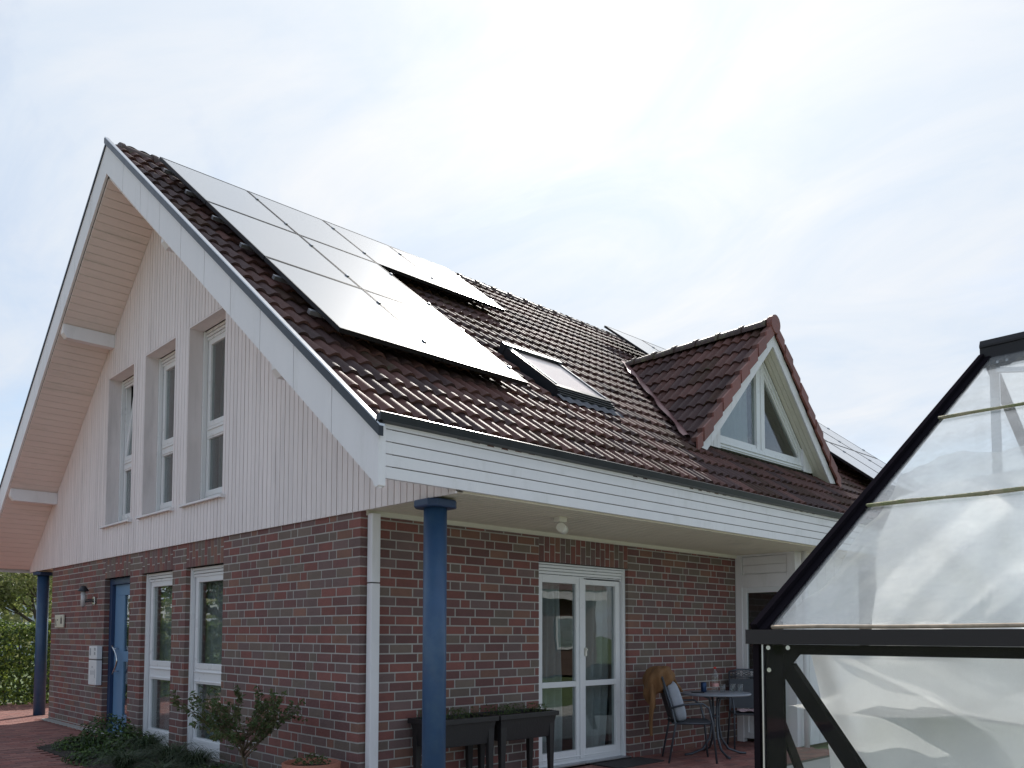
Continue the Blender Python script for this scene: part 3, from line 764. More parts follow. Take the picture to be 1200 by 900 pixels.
MB().prism([(DX-1.9, 3.6), (DX+1.9, 3.6), (DX, 3.6+1.9*DS)], .9, .95, fnw).obj('dormer_room_wall', ROOM, house)
def dcf(s_, t_):
    x_ = 5.66+.95*s_; h_ = max(.02, in_t(x_)-.12-4.0); return (x_, .16+.012*math.sin(s_*38+t_*2), 4.0+h_*t_)
tag(MB().grid(dcf, 40, 12).obj('curtain', CURTL), 'frosted pale curtain behind the left pane of the dormer window', 'curtain')
# valley flashing (both sides)
for sg in (-1, 1):
    p0 = Vector((DX-sg*1.92*-1 if False else DX+sg*1.88, .0, 0)); 
    def vp(t):
        x_ = DX+sg*1.90*(1-t)+sg*.0*t; z_ = zdorm(x_)+.02; y_ = RY-(ZR-z_)/SL; return Vector((x_, y_, z_))
    m_ = MB()
    def fv(s_, t_):
        c_ = vp(s_); w_ = (t_-.45)*.17+.01*math.sin(s_*40)
        return c_+Vector((sg*w_, 0, 0))+Vector((0, -SL, 1)).normalized()*(.045+.012*math.sin(s_*23+t_*4)*t_+.02*(1-abs(2*t_-1)))
    m_.grid(fv, 40, 5).obj('valley_flashing', FLASH, droof)
# gutters and metal verge trim
g = MB(); g.prism([(-1.358, 2.866), (-1.3065, 2.858), (-1.3065, 2.90), (-1.35, 2.91), (-1.36, 2.926), (-1.368, 2.920)], -.755, XE, lambda u, v, w_: (w_, u, v))
g.obj('gutter', DMET, house)
yb2 = 2*RY+1.302
MB().prism([(yb2, 2.856), (yb2+.053, 2.856), (yb2+.06, 2.92), (yb2+.053, 2.925), (yb2+.043, 2.91), (yb2, 2.905)], -.755, XE, lambda u, v, w_: (w_, u, v)).obj('gutter', DMET, house)
for sg in (-1, 1):
    ye = RY+sg*5.84
    tr = MB(); f3 = lambda u, v, w_: (w_, u, v)
    th2 = .065 if sg < 0 else .034
    tr.prism([(RY, ZR+.005), (ye, zroof(ye)+.005), (ye, zroof(ye)-th2), (RY, ZR-th2)], -.762 if sg < 0 else -.735, -.722, f3)
    tr.obj('verge_trim', DMET, house)
    MB().prism([(RY, ZR+(.022 if sg < 0 else .010)), (ye, zroof(ye)+(.022 if sg < 0 else .010)), (ye, zroof(ye)+.006), (RY, ZR+.006)], -.755 if sg < 0 else -.728, -.71, f3).obj('verge_cap_strip', LMET, house)
# bargeboards of the gable
bargeb = []
for sg in (-1, 1):
    n_ = 11; st_ = .575
    for k_ in range(n_):
        d0, d1 = k_*st_+(.004 if k_ else 0), min((k_+1)*st_-.004, 5.79)
        if d0 >= 5.7: break
        if k_ == n_-2 or d1 > 5.6: d1 = 5.79
        
        f2 = lambda d_, w_: RY+sg*d_
        zt = lambda d_: ZR-(.06 if sg < 0 else .03)-SL*d_; zb = lambda d_: 6.98-.79*d_
        poly = [(RY+sg*d0, zt(d0)), (RY+sg*d1, zt(d1)), (RY+sg*d1, zb(d1)), (RY+sg*d0, zb(d0))]
        MB().prism(poly, -.722, -.695, f3).obj('bargeboard', WHITE, house)
        if d1 == 5.79: break
# corner boards at the eave end of the bargeboard
cbm = MB(); cbm.prism([(-1.318, 2.85), (-1.24, 2.85), (-1.24, 2.47), (-1.255, 2.425), (-1.28, 2.41), (-1.318, 2.42)], -.735, -.675, f3)
cbm.obj('corner_board', WHITE, house, .006)
# fascia
fs = box('fascia', WHITE, house, -.67, XE, -1.285, -1.262, 2.482, 2.885)
for i in range(5):
    z0 = 2.480+.0870*i; z1 = z0+.0785
    if i == 4: z1 = 2.890
    MB().box(-.674, XE, -1.305, -1.2855, z0, z1).obj('fascia_board', WHITE, fs)
MB().box(-.6, XE, -1.288, -1.27, 2.483, 2.884).obj('fascia_backing', GROOVE, fs)
# porch soffit
sf = box('porch_soffit', GROOVE, house, .002, XE, -1.26, -.001, 2.485, 2.51)
bd = MB(); y = -1.258
while y < -.05:
    bd.box(.003, XE, y, min(y+.066, -.003), 2.466, 2.4848); y += .080
tag(bd.obj('soffit_boards', SOFF2, sf), kind='stuff')
box('soffit_trim', CREAM, house, .055, XL-.002, -.028, -.002, 2.425, 2.468)
# sloping soffit boards of the gable overhang
for sg in (-1, 1):
    lb = MB(); d_ = .02
    bb = MB().prism([(RY, zsof(RY)+.035), (RY+sg*5.66, zsof(RY)+.035-.782*5.66), (RY+sg*5.66, zsof(RY)+.085-.782*5.66), (RY, zsof(RY)+.085)], -.69, -.022, f3).obj('overhang_soffit', GROOVE, house)
    while d_ < 5.66:
        e_ = min(d_+.079, 5.66)
        lb.prism([(RY+sg*d_, zsof(RY)-.782*d_), (RY+sg*e_, zsof(RY)-.782*e_), (RY+sg*e_, zsof(RY)+.02-.782*e_), (RY+sg*d_, zsof(RY)+.02-.782*d_)], -.692, -.022, f3)
        d_ += .0885
    tag(lb.obj('overhang_soffit_boards', SOFF, bb), kind='stuff')
# left porch soffit and closing of the cladding back
box('left_porch_soffit', SOFF2, house, .002, XE, WID+.002, 10.12, 2.47, 2.50)
box('left_fascia', WHITE, house, -.67, XE, 10.262, 10.285, 2.45, 2.86)
# purlin ends under the overhang
for yy_, w_ in ((6.18, .12), (8.66, .12), (2*RY-6.18-.12, .12), (2*RY-8.66-.12, .12)):
    zt_ = min(zsof(yy_), zsof(yy_+w_))
    zb0 = zt_-(.10 if yy_ > RY else .03)
    MB().prism([(-.022, zb0), (-.64, zb0), (-.685, zb0+.06), (-.685, zt_+.08), (-.022, zt_+.08)], yy_, yy_+w_, lambda u, v, q_: (u, q_, v)).obj('purlin', WHITE, house)
# porch columns
for (x_, y_) in ((.072, -.93), (.09, 9.72)):
    c = MB().tube([(x_, y_, -.02), (x_, y_, 2.40)], .092, 28).obj('porch_column', BLUE, house)
    m_ = MB(); m_.prism([(x_+a_*.145, y_+b_*.145) for a_, b_ in ((-1, -.6), (-.6, -1), (.6, -1), (1, -.6), (1, .6), (.6, 1), (-.6, 1), (-1, .6))], 2.385, 2.447, lambda u, v, q_: (u, v, q_))
    m_.obj('capital', BLUED, c, .012)
# downpipe on the corner
dp = MB().box(.062, .150, -.085, -.012, 0, 1.838).box(.062, .150, -.085, -.012, 1.846, 2.44).obj('downpipe', WHITE, house, .006)
MB().box(.066, .146, -.081, -.016, 1.838, 1.846).obj('pipe_joint', BLACK, dp)

# bay at the end of the porch (white frame facing the gable side)
bay = MB()
def bb_(*a): bay.box(*a)
BX = XL
bb_(BX, BX+.09, -.10, -.002, 0, 2.468)            # post against the wall
bb_(BX, BX+.09, -.86, -.745, 0, 2.468)            # outer post
bb_(BX, BX+.07, -.745, -.10, 2.03, 2.20)
bb_(BX+.03, BX+.06, -.745, -.10, 2.20, 2.468)
bb_(BX, BX+.07, -.745, -.10, 2.44, 2.4685)
bayo = bay.obj('bay_frame', WHITE, house, .003)
for i in range(2): MB().box(BX+.012, BX+.029, -.738, -.108, 2.215+.112*i, 2.32+.112*i).obj('bay_board', WHITE, bayo)
m_ = MB().box(BX+.01, BX+.06, -.745, -.68, .05, 2.03).box(BX+.01, BX+.06, -.165, -.10, .05, 2.03).box(BX+.01, BX+.06, -.68, -.165, .05, .13).box(BX+.01, BX+.06, -.68, -.165, .36, .42).box(BX+.01, BX+.06, -.68, -.165, 1.96, 2.03).box(BX+.03, BX+.05, -.68, -.165, .13, .36).box(BX+.01, BX+.06, -.68, -.165, .86, .93)
bdr = m_.obj('bay_door', PLASTIC, house, .003)
MB().box(BX+.03, BX+.036, -.68, -.165, .42, .86).box(BX+.03, BX+.036, -.68, -.165, .93, 1.96).obj('pane', GLASS, bdr)
m_ = MB()
for i in range(7): m_.box(BX+.10+.25*i, BX+.34+.25*i, -.855, -.835, 0, 2.468)
m_.obj('bay_front_boards', WHITE, house)
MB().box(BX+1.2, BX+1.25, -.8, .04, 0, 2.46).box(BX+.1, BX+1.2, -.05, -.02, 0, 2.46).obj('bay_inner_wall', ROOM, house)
tag(MB().tube([(6.05, -.93, 2.47), (6.05, -.93, 0)], .035, 12).obj('bay_downpipe', WHITE, house))

# skylight
def on_roof(x_, y_, h_): p_ = Vector((x_, y_, zroof(y_)))+Vector((0, -SL, 1)).normalized()*h_; return p_
def rbox(mb_, x0, x1, y0, y1, h0, h1, mi=0):
    vs = [on_roof(x_, y_, h_) for h_ in (h0, h1) for y_ in (y0, y1) for x_ in (x0, x1)]
    return mb_.add(vs, [(0, 2, 3, 1), (4, 5, 7, 6), (0, 1, 5, 4), (2, 6, 7, 3), (0, 4, 6, 2), (1, 3, 7, 5)], mi)
x0, x1, y0, y1 = SKY
m_ = MB(); rbox(m_, x0, x0+.06, y0, y1, -.07, .078); rbox(m_, x1-.06, x1, y0, y1, -.07, .078); rbox(m_, x0+.06, x1-.06, y0, y0+.06, -.07, .076)
skl = m_.obj('skylight', DMET, house)
m_ = MB(); rbox(m_, x0-.01, x1+.01, y1-.05, y1+.03, -.05, .098); m_.obj('skylight_hood', DMET, skl, .006)
m_ = MB(); rbox(m_, x0-.012, x1+.012, y1-.045, y1+.025, .0985, .103); m_.obj('hood_cap', LMET, skl)
m_ = MB(); rbox(m_, x0+.045, x0+.062, y0+.05, y1-.05, .0785, .086); rbox(m_, x1-.062, x1-.045, y0+.05, y1-.05, .0785, .086); m_.obj('skylight_edge_strip', LMET, skl)
m_ = MB(); rbox(m_, x0+.062, x1-.062, y0+.061, y1-.051, .070, .076); m_.obj('pane', glass_mat('skylight_glass', (1, 1, 1), 1.3, .05, boost=.5), skl)
m_ = MB(); rbox(m_, x0+.062, x1-.062, y0+.061, y1-.051, .056, .062); m_.obj('blind', BLIND, skl)
for i in range(3):
    m_ = MB(); rbox(m_, x0-.01, x1+.01, y0-.032-.03*i, y0-.006-.03*i, -.04, .062-.014*i); m_.obj('apron_step', DMET, skl)
m_ = MB()
def fa(s_, t_): return on_roof(x0-.05+(x1-x0+.1)*s_, y0-.095-.10*t_, .018+.008*math.sin(s_*math.pi*14)-.012*t_)
m_.grid(fa, 70, 3).obj('lead_apron', mat('lead', (.10, .10, .115), .65, var=.15), skl)

# ------------------------------------------------------------------ solar panels
def solar(x0, x1, y0, y1, h, label, group='solar panels on the roof'):
    p = empty('solar_panel', label, 'solar panel', on_roof(x0, y0, h), 0, group)
    L0 = p.location.copy()
    loc = lambda m__: [setattr(m__, 'v', [tuple(Vector(q)-L0) for q in m__.v]), m__][1]
    m__ = MB(); rbox(m__, x0+.006, x1-.006, y0+.004, y0+.016, h-.038, h+.002); rbox(m__, x0+.006, x1-.006, y1-.016, y1-.004, h-.038, h+.002)
    rbox(m__, x0+.006, x0+.018, y0+.016, y1-.016, h-.038, h+.002); rbox(m__, x1-.018, x1-.006, y0+.016, y1-.016, h-.038, h+.002)
    rbox(m__, x0+.018, x1-.018, y0+.016, y1-.016, h-.036, h-.030)
    loc(m__).obj('panel_frame', BLACK, p)
    m__ = MB(); rbox(m__, x0+.018, x1-.018, y0+.016, y1-.016, h-.029, h-.001)
    loc(m__).obj('panel_glass', SOLAR, p)
    m__ = MB()
    for q in (.22, .78):
        yy = y0+(y1-y0)*q
        rbox(m__, x1-.012, x1+.012, yy-.02, yy+.02, h-.002, h+.012)
    loc(m__).obj('panel_clamp', LMET, p)
    return p
PX = -.32; PWd = 1.11
rows = [(2.63, 3.97), (1.285, 2.625), (-.06, 1.28)]
nmr = ['top row', 'middle row', 'bottom row']; nmc = ['gable end', 'second from the gable', 'third from the gable', 'far end']
for r_, (a, b) in enumerate(rows):
    for c_ in range(4 if r_ == 0 else 2):
        lab = ('solar panel at the %s of the %s above the eave side' % (nmc[c_], nmr[r_])) if c_ != 1 and c_ != 2 else 'solar panel %s in the %s' % (nmc[c_], nmr[r_])
        if r_ == 2 and c_ == 1: lab = 'solar panel with the sun glint at the right of the bottom row'
        solar(PX+PWd*c_, PX+PWd*(c_+1), a, b, .13, lab)
# rails and hooks under the first field
rl = MB()
for yy in (3.62, 2.98, 2.28, 1.62, .94, .30):
    rbox(rl, PX-.06, PX+(4 if yy > 2.6 else 2)*PWd+.05, yy-.02, yy+.02, .05, .088)
tag(rl.obj('mounting_rails', LMET), 'metal mounting rails sticking out beside the near solar panels', 'rail')
X2 = 10.1
for c_ in range(3):
    for r_, (a, b) in enumerate([(2.63, 3.97), (1.285, 2.625), (-.06, 1.28)]):
        solar(X2+PWd*c_, X2+PWd*(c_+1), a, b, .2, 'solar panel of the far field behind the dormer, %s, column %s from the dormer' % (['top', 'middle', 'bottom'][r_], ['first', 'second', 'third'][c_]), 'far field of solar panels')
for c_ in range(2):
    solar(X2-PWd*(c_+1), X2-PWd*c_, 2.63, 3.97, .2, 'solar panel just above the dormer ridge, %s' % ['next to the far field', 'nearest the skylight side'][c_], 'far field of solar panels')

# ------------------------------------------------------------------ small fittings on the facade
def at_gable(px, py, x_): return hit(px, py, 'x', x_)
q0, q1 = hit(74, 727, 'x', -.035), hit(64, 735.5, 'x', -.035)
sg_ = empty('house_sign', 'small square ceramic plaque on the brick left of the lantern', 'sign', (0, q0.y, q1.z)); w0 = q1.y-q0.y
MB().box(-.035, -.012, 0, w0, 0, .20).obj('plaque', PLQ, sg_, .006)
MB().box(-.038, -.0355, w0*.78, w0*.9, .03, .05).box(-.038, -.0355, w0*.84, w0*.9, .052, .13).box(-.038, -.0355, w0*.62, w0*.72, .11, .13).box(-.038, -.0355, w0*.15, w0*.32, .06, .15).box(-.038, -.0355, w0*.2, w0*.28, .155, .17).obj('plaque_marks', MARK, sg_)
q0, q1 = hit(112.6, 780, 'x', -.09), hit(103, 802, 'x', -.09)
lb_ = empty('letterbox', 'white upright letterbox and doorbell panel beside the blue door', 'letterbox', (0, q0.y, q1.z)); w0 = q1.y-q0.y
MB().box(-.09, -.012, 0, w0, 0, .345).box(-.09, -.012, 0, w0, .36, .54).obj('letterbox_body', PANW, lb_, .008)
MB().box(-.085, -.02, .005, w0-.005, .345, .36).obj('letter_slot', MARK, lb_)
m_ = MB().box(-.092, -.0905, w0*.72, w0*.88, .41, .51).box(-.092, -.0905, w0*.14, w0*.3, .42, .46).box(-.092, -.0905, w0*.12, w0*.3, .48, .52).box(-.092, -.0905, w0*.45, w0*.55, .24, .26)
for i in range(3): m_.box(-.092, -.0905, w0*(.64-.16*i), w0*(.68-.16*i), .14, .20)
m_.box(-.092, -.0905, w0*.14, w0*.18, .10, .22)
m_.obj('letterbox_marks', mat('faint_grey_print', (.35, .36, .38), .5), lb_)
q0 = hit(112, 706, 'x', 0)
wl = empty('wall_lantern', 'small metal lantern on a bracket beside the blue door', 'wall lamp', (0, q0.y, q0.z))
LM = mat('lamp_glass', (.55, .55, .55), .2, var=.02)
MB().lathe([(.0, .24), (.03, .235), (.075, .17), (.08, .16), (.04, .155), (0, .155)], (-.14, .09, -.0), 14).obj('lamp_cap', DMET, wl)
MB().tube([(-.14, .09, -.06), (-.14, .09, .155)], .032, 14).obj('lamp_shade', LM, wl)
m_ = MB().tube([(-.01, .0, .02), (-.07, .03, .02), (-.14, .09, .0), (-.14, .09, -.07)], .011, 8).tube([(-.01, 0, .045), (-.07, .035, .045), (-.12, .075, .03)], .007, 6)
m_.lathe([(0, 0), (.04, 0), (.04, .02), (0, .02)], (0, 0, 0), 12)
m_.obj('lamp_bracket', DMET, wl)
MB().box(-.03, -.012, -.04, .04, -.03, .08).obj('lamp_backplate', STEEL, wl, .004)
sn = empty('porch_spotlight', 'small pale spotlight fixed under the porch ceiling', 'spotlight', (1.56, -.88, 2.47))
MB().box(-.05, .05, -.04, .04, -.05, 0).obj('mount', CREAM, sn, .01)
MB().tube([(0, 0, -.04), (0, -.02, -.08)], .014, 8).tube([(-.05, -.05, -.10), (.05, .0, -.115)], .042, 14).obj('lamp_head', CREAM, sn)
MB().tube([(.045, -.002, -.115), (.055, .003, -.1165)], .036, 14).obj('lens', LM, sn)

# ------------------------------------------------------------------ ground
gr = MB(); gr.add([(-400, -400, -.06), (400, -400, -.06), (400, 400, -.06), (-400, 400, -.06)], [(0, 1, 2, 3)])
tag(gr.obj('ground', LAWN), kind='structure')
PZ = .03
PAVS = mat('paving_sheet', (.36, .20, .16), .85, var=.15, scale=5)
tb = MB().box(1.6, XL+.1, -1.5, .02, -.055, -.012).obj('terrace', PAVJ); tag(tb, kind='structure')
tag(MB().box(-9, 1.6, -9.0, .02, -.055, -.004).box(1.6, 14, -5.0, -1.5, -.055, -.004).obj('bounce_pavement', mat('pale_bounce_paving', (.50, .47, .42), .85, var=.12, scale=4)), kind='structure')  # out-of-view ground, made pale to bounce sunlight onto the fascia and soffit
tag(MB().box(-14, -3.2, .02, 13., -.055, PZ-.004).box(-3.2, -.004, .02, 2.2, -.055, PZ-.004).obj('forecourt', PAVS), kind='structure')
pb = MB().box(-3.2, -.004, 2.2, 13., -.055, PZ-.012).box(.004, 6, WID-.01, 13., -.055, PZ-.012).obj('path', PAVJ); tag(pb, kind='structure')
box('plinth_strip', CONC, None, -.10, .0, 6.45, WID, PZ-.01, PZ+.014)
tag(bpy.data.objects['plinth_strip'], kind='structure')
pavers = []
def in_bed(x_, y_):
    return -1.15 < x_ < 0 and y_ < 5.75-1.0*max(0, -x_-.55)**1.0 and y_ > .5
def lay_pav(x0, x1, y0, y1, z, par):
    j = 0; y_ = y0
    while y_ < y1:
        x_ = x0-(.1 if j % 2 else 0)
        while x_ < x1:
            pavers.append((x_, y_, z+R.uniform(-.0015, .0015), par)); x_ += .2
        y_ += .1; j += 1
lay_pav(-3.2, .0, 2.2, 12.6, PZ, pb); lay_pav(.0, 4., WID+.3, 12.6, PZ, pb)
lay_pav(1.9, 6.0, -1.4, -.01, 0, tb)
pavers = [p for p in pavers if not in_bed(p[0]+.1, p[1]+.05) and not (p[0]+.1 > -.10 and p[3] is pb and p[1] < WID)]
def parea(p):
    q = proj((p[0]+.1, p[1]+.05, p[2]))
    if not (0 <= q[0] <= 1200 and q[1] <= 900): return 0
    if q[1] < 0: return 0
    if p[3] is tb and not (640 < q[0] < 885): return 0
    return 1/q[2]**2/q[2]
pavers.sort(key=parea, reverse=True)
pme = [MB().box(.003, .197, .003, .097, -.011, 0).mesh('paver', m__) for m__ in PAV]
for p in pavers[:300]: inst('paver', pme[R.randrange(3)], p[3], loc=p[:3])
for par, nm in ((pb, 'distant_path_pavers'), (tb, 'distant_terrace_pavers')):
    m_ = MB()
    for p in pavers[300:]:
        if p[3] is par: m_.box(p[0]+.003, p[0]+.197, p[1]+.003, p[1]+.097, p[2]-.011, p[2], R.randrange(3))
    tag(m_.obj(nm, PAV, par), kind='stuff')
bed = MB(); prf = [(-1.10, .5), (-.02, .5), (-.02, 5.75), (-.55, 5.75), (-1.10, 5.2)]
bed.prism(prf, -.05, PZ+.012, lambda u, v, w_: (u, v, w_)); tag(bed.obj('planting_bed', SOIL), kind='structure')
box('doormat', MATC, None, 2.95, 3.75, -.42, -.06, .001, .014)
tag(bpy.data.objects['doormat'], 'dark doormat on the paving in front of the patio door', 'doormat')

# ------------------------------------------------------------------ plants
def leafq(m_, c, n_, size, mi, asp=.5):
    """one leaf: two triangles folded along the midrib"""
    n_ = n_.normalized(); a = n_.orthogonal().normalized(); a = Matrix.Rotation(R.uniform(0, 6.28), 3, n_) @ a; b = n_.cross(a)
    L, w_ = size, size*asp
    m_.add([c-a*L*.5, c+b*w_*.5+n_*.12*L, c+a*L*.5, c-b*w_*.5+n_*.12*L], [(0, 1, 2), (0, 2, 3)], mi)
def rv(): 
    while True:
        v = Vector((R.uniform(-1, 1), R.uniform(-1, 1), R.uniform(-1, 1)))
        if .05 < v.length < 1: return v
# leafy shrub left of the corner
def shrub(base, label):
    e = empty('shrub', label, 'shrub', base)
    br = MB(); lf = MB(); br.tube([(0, 0, -.1), (.012, .0, .16), (-.01, .02, .34), (.005, .01, .50)], [.019, .016, .013, .010], 8)
    for i in range(17):
        a = R.uniform(0, 6.28); ln = R.uniform(.38, .62); up = R.uniform(.35, 1.5)
        d = Vector((math.cos(a), math.sin(a), up)).normalized(); p = Vector((0, .01, R.uniform(.26, .50))); pts = [p.copy()]
        for s_ in range(6):
            d = (d+rv()*.22+Vector((0, 0, .05))).normalized(); p = p+d*ln/6; pts.append(p.copy())
            if s_ >= 1:
                for q in range(2):
                    dd = (d+rv()*.9).normalized(); pp = p.copy(); tw = [pp.copy()]
                    for z in range(3):
                        pp = pp+dd*.045; dd = (dd+rv()*.3+Vector((0, 0, .08))).normalized(); tw.append(pp.copy())
                        for w_ in range(4): leafq(lf, pp+rv()*.026, (rv()+Vector((0, 0, .7))), R.uniform(.035, .062), R.randrange(2), .42)
                    br.tube(tw, [.0028, .0024, .002, .0012], 4)
        br.tube(pts, [.008, .007, .006, .005, .004, .003, .002], 5)
    br.obj('stem', WOODT, e); lf.obj('leaves', SLEAF, e)
pS = hit(287, 850, 'x', -.62)
shrub((pS.x, pS.y, .05), 'thin open leafy shrub against the brick left of the corner')
# sedge and leafy mounds in the bed
def sedge(c, r_, h_, n_, label):
    e = MB()
    for i in range(n_):
        a = R.uniform(0, 6.28); l_ = r_*R.uniform(.5, 1.1); hh = h_*R.uniform(.55, 1.05); b0 = Vector((math.cos(a), math.sin(a), 0)); sd = Vector((-b0.y, b0.x, 0))*R.uniform(.004, .007)
        base = Vector((R.uniform(-.05, .05), R.uniform(-.05, .05), 0)); vs = []
        for k_ in range(6):
            t = k_/5; p = base+b0*l_*t**1.3+Vector((0, 0, hh*(1.9*t-1.35*t*t) if t < 1 else hh*.5)); w_ = sd*(1-t*.9)
            vs += [p-w_, p+w_]
        e.add(vs, [(2*k_, 2*k_+1, 2*k_+3, 2*k_+2) for k_ in range(5)])
    o = e.obj('sedge_clump', GRASSB); o.location = c
    return tag(o, label, 'plant', 'plants in the bed along the gable wall')
def mound(c, r_, h_, n_, label, mats=LEAFS, size=.05):
    m__ = MB(); 
    for i in range(n_):
        v = rv().normalized(); v.z = abs(v.z); rr = R.uniform(.55, 1)**.5
        p = Vector((v.x*r_*rr, v.y*r_*rr, v.z*h_*rr))*(1+.25*noise.noise(v*3+Vector(c)))
        leafq(m__, p, v+rv()*.7+Vector((0, 0, .3)), R.uniform(.7, 1.3)*size, R.choice([0, 0, 1, 2]) if len(mats) > 2 else R.randrange(len(mats)), .45)
    o = m__.obj('leafy_plant', mats); o.location = c
    return tag(o, label, 'plant', 'plants in the bed along the gable wall')
DKL = [mat('bed_leaf_green', (.055, .10, .025), .5, var=.2, trans=.25), mat('bed_leaf_dark', (.03, .055, .02), .5, var=.2, trans=.2), mat('bed_leaf_fresh', (.09, .15, .03), .5, var=.2, trans=.3)]
def bed_at(px, py, x_): p = hit(px, py, 'x', x_); return p
for (px, py, x_, r_, h_, n_, lab) in ((128, 868, -.42, .36, .40, 900, 'bright green leafy mound in front of the blue door'), (92, 876, -.75, .30, .16, 500, 'low dark leafy plant at the left tip of the bed'),
                             (152, 876, -.62, .32, .34, 800, 'dark green leafy plant in the middle of the bed'), (113, 885, -.95, .30, .18, 500, 'low fresh green plant at the front edge of the bed'),
                             (240, 893, -.85, .30, .24, 500, 'dark leafy plant between the last sedge and the shrub')):
    p = hit(px, py, 'x', x_); mound((p.x, p.y, PZ), r_, h_, n_, lab, DKL, .055)
for (px, py, x_, r_, h_, lab) in ((172, 880, -.5, .42, .40, 'arching dark sedge beside the leafy mound near the door'), (200, 886, -.6, .42, .40, 'arching sedge under the middle tall window'),
                             (228, 890, -.5, .40, .34, 'sedge clump between the two tall windows'), (262, 897, -.65, .40, .32, 'low sedge clump nearest the shrub'), (146, 894, -.95, .38, .28, 'small sedge at the front edge of the bed'),
                             (190, 899, -.95, .38, .28, 'sedge clump at the front edge of the bed below the middle tall window')):
    p = hit(px, py, 'x', x_); sedge((p.x, p.y, PZ), r_, h_, 420, lab)
gc_ = MB()
for i in range(500):
    x_, y_ = R.uniform(-1.08, -.1), R.uniform(2.4, 5.6); leafq(gc_, Vector((x_, y_, PZ+.02+R.random()*.04)), Vector((R.uniform(-.4, .4), R.uniform(-.4, .4), 1)), R.uniform(.03, .05), R.randrange(3), .6)
tag(gc_.obj('ground_cover', DKL), 'low dark ground cover over the soil of the bed', 'ground cover', kind='stuff')
# terracotta pot
pt = empty('plant_pot', 'terracotta pot with small green plants at the foot of the corner', 'plant pot', (-.36, .14, 0))
MB().lathe([(0, 0), (.15, 0), (.205, .27), (.235, .275), (.24, .345), (.225, .352), (.21, .34), (.20, .30), (0, .30)], (0, 0, 0), 32).obj('pot', TERRA, pt)
MB().lathe([(0, .31), (.2, .305)], (0, 0, 0), 20).obj('pot_soil', SOIL, pt)
m_ = MB()
for i in range(160):
    v = rv(); leafq(m_, Vector((v.x*.17, v.y*.17, .33+abs(v.z)*.09)), rv()+Vector((0, 0, .8)), R.uniform(.025, .045), R.randrange(2), .5)
m_.obj('leaves', SLEAF, pt)
# raised planters
def planter(x0, x1, y0, y1, zt, label, plant_label):
    e = empty('raised_planter', label, 'planter', (x0, y0, 0), 0, 'raised planters against the brick wall')
    w_, d_ = x1-x0, y1-y0; zb = zt-.245
    m__ = MB()
    t_ = .025   # tapered box from four boards
    fr_ = [((0, 0), (w_, 0)), ((w_, 0), (w_, d_)), ((w_, d_), (0, d_)), ((0, d_), (0, 0))]
    tp = [(0.02, .02), (w_-.02, .02), (w_-.02, d_-.02), (.02, d_-.02)]; bt = [(.06, .05), (w_-.06, .05), (w_-.06, d_-.05), (.06, d_-.05)]
    tp2 = [(p[0]+(t_ if p[0] < w_/2 else -t_), p[1]+(t_ if p[1] < d_/2 else -t_)) for p in tp]
    vs = [(*p, zt-.04) for p in tp]+[(*p, zb) for p in bt]+[(*p, zt-.04) for p in tp2]
    m__.add(vs, [(0, 4, 5, 1), (1, 5, 6, 2), (2, 6, 7, 3), (3, 7, 4, 0), (4, 7, 6, 5), (0, 1, 9, 8), (1, 2, 10, 9), (2, 3, 11, 10), (3, 0, 8, 11)])
    m__.obj('planter_box', DBOX, e, .004)
    r_ = MB(); r_.box(0, w_, 0, .03, zt-.045, zt).box(0, w_, d_-.03, d_, zt-.045, zt).box(0, .03, .03, d_-.03, zt-.045, zt).box(w_-.03, w_, .03, d_-.03, zt-.045, zt)
    r_.obj('planter_rim', DBOX, e, .004)
    for a, b in ((0, 0), (1, 0), (0, 1), (1, 1)):
        xx = .03 if a == 0 else w_-.03; yy = .03 if b == 0 else d_-.03; sx = 1 if a == 0 else -1; sy = 1 if b == 0 else -1
        l_ = MB(); P0 = [(xx, yy), (xx+sx*.075, yy), (xx+sx*.075, yy+sy*.06), (xx, yy+sy*.06)]; P1 = [(xx+sx*.015, yy+sy*.01), (xx+sx*.055, yy+sy*.01), (xx+sx*.055, yy+sy*.045), (xx+sx*.015, yy+sy*.045)]
        l_.add([(*p, zt-.05) for p in P0]+[(*p, 0) for p in P1], [(0, 1, 2, 3), (7, 6, 5, 4), (0, 4, 5, 1), (1, 5, 6, 2), (2, 6, 7, 3), (3, 7, 4, 0)])
        l_.obj('leg', DBOX, e, .003)
    MB().box(.04, w_-.04, .04, d_-.04, zt-.07, zt-.035).obj('planter_soil', SOIL, e)
    pl = MB()
    for i in range(int(620*w_)):
        x_, y_ = R.uniform(.05, w_-.05), R.uniform(.05, d_-.05)
        if noise.noise(Vector((x_*5, y_*5, x0))) < -.12: continue
        h_ = R.uniform(.01, .10); leafq(pl, Vector((x_, y_, zt-.03+h_)), rv()+Vector((0, 0, .5)), R.uniform(.02, .04), R.randrange(2), .4)
    for i in range(26):
        x_, y_ = R.uniform(.05, w_-.05), R.uniform(.05, d_-.05); tp_ = Vector((x_+R.uniform(-.05, .05), y_+R.uniform(-.04, .04), zt+R.uniform(.02, .10)))
        pl.tube([(x_, y_, zt-.04), ((x_+tp_.x)/2, (y_+tp_.y)/2, zt+.03), tp_], [.002, .0018, .001], 4, 0)
    o = pl.obj('planter_herbs', SLEAF); o.location = (x0, y0, 0)
    tag(o, plant_label, 'plant', kind='stuff')
planter(.50, 1.24, -.42, -.02, .665, 'dark raised planter on legs behind the blue column', 'thin green herbs growing in the planter behind the blue column')
planter(1.26, 2.04, -.42, -.02, .665, 'dark raised planter on legs beside the patio door', 'low dull green herbs in the planter beside the patio door')

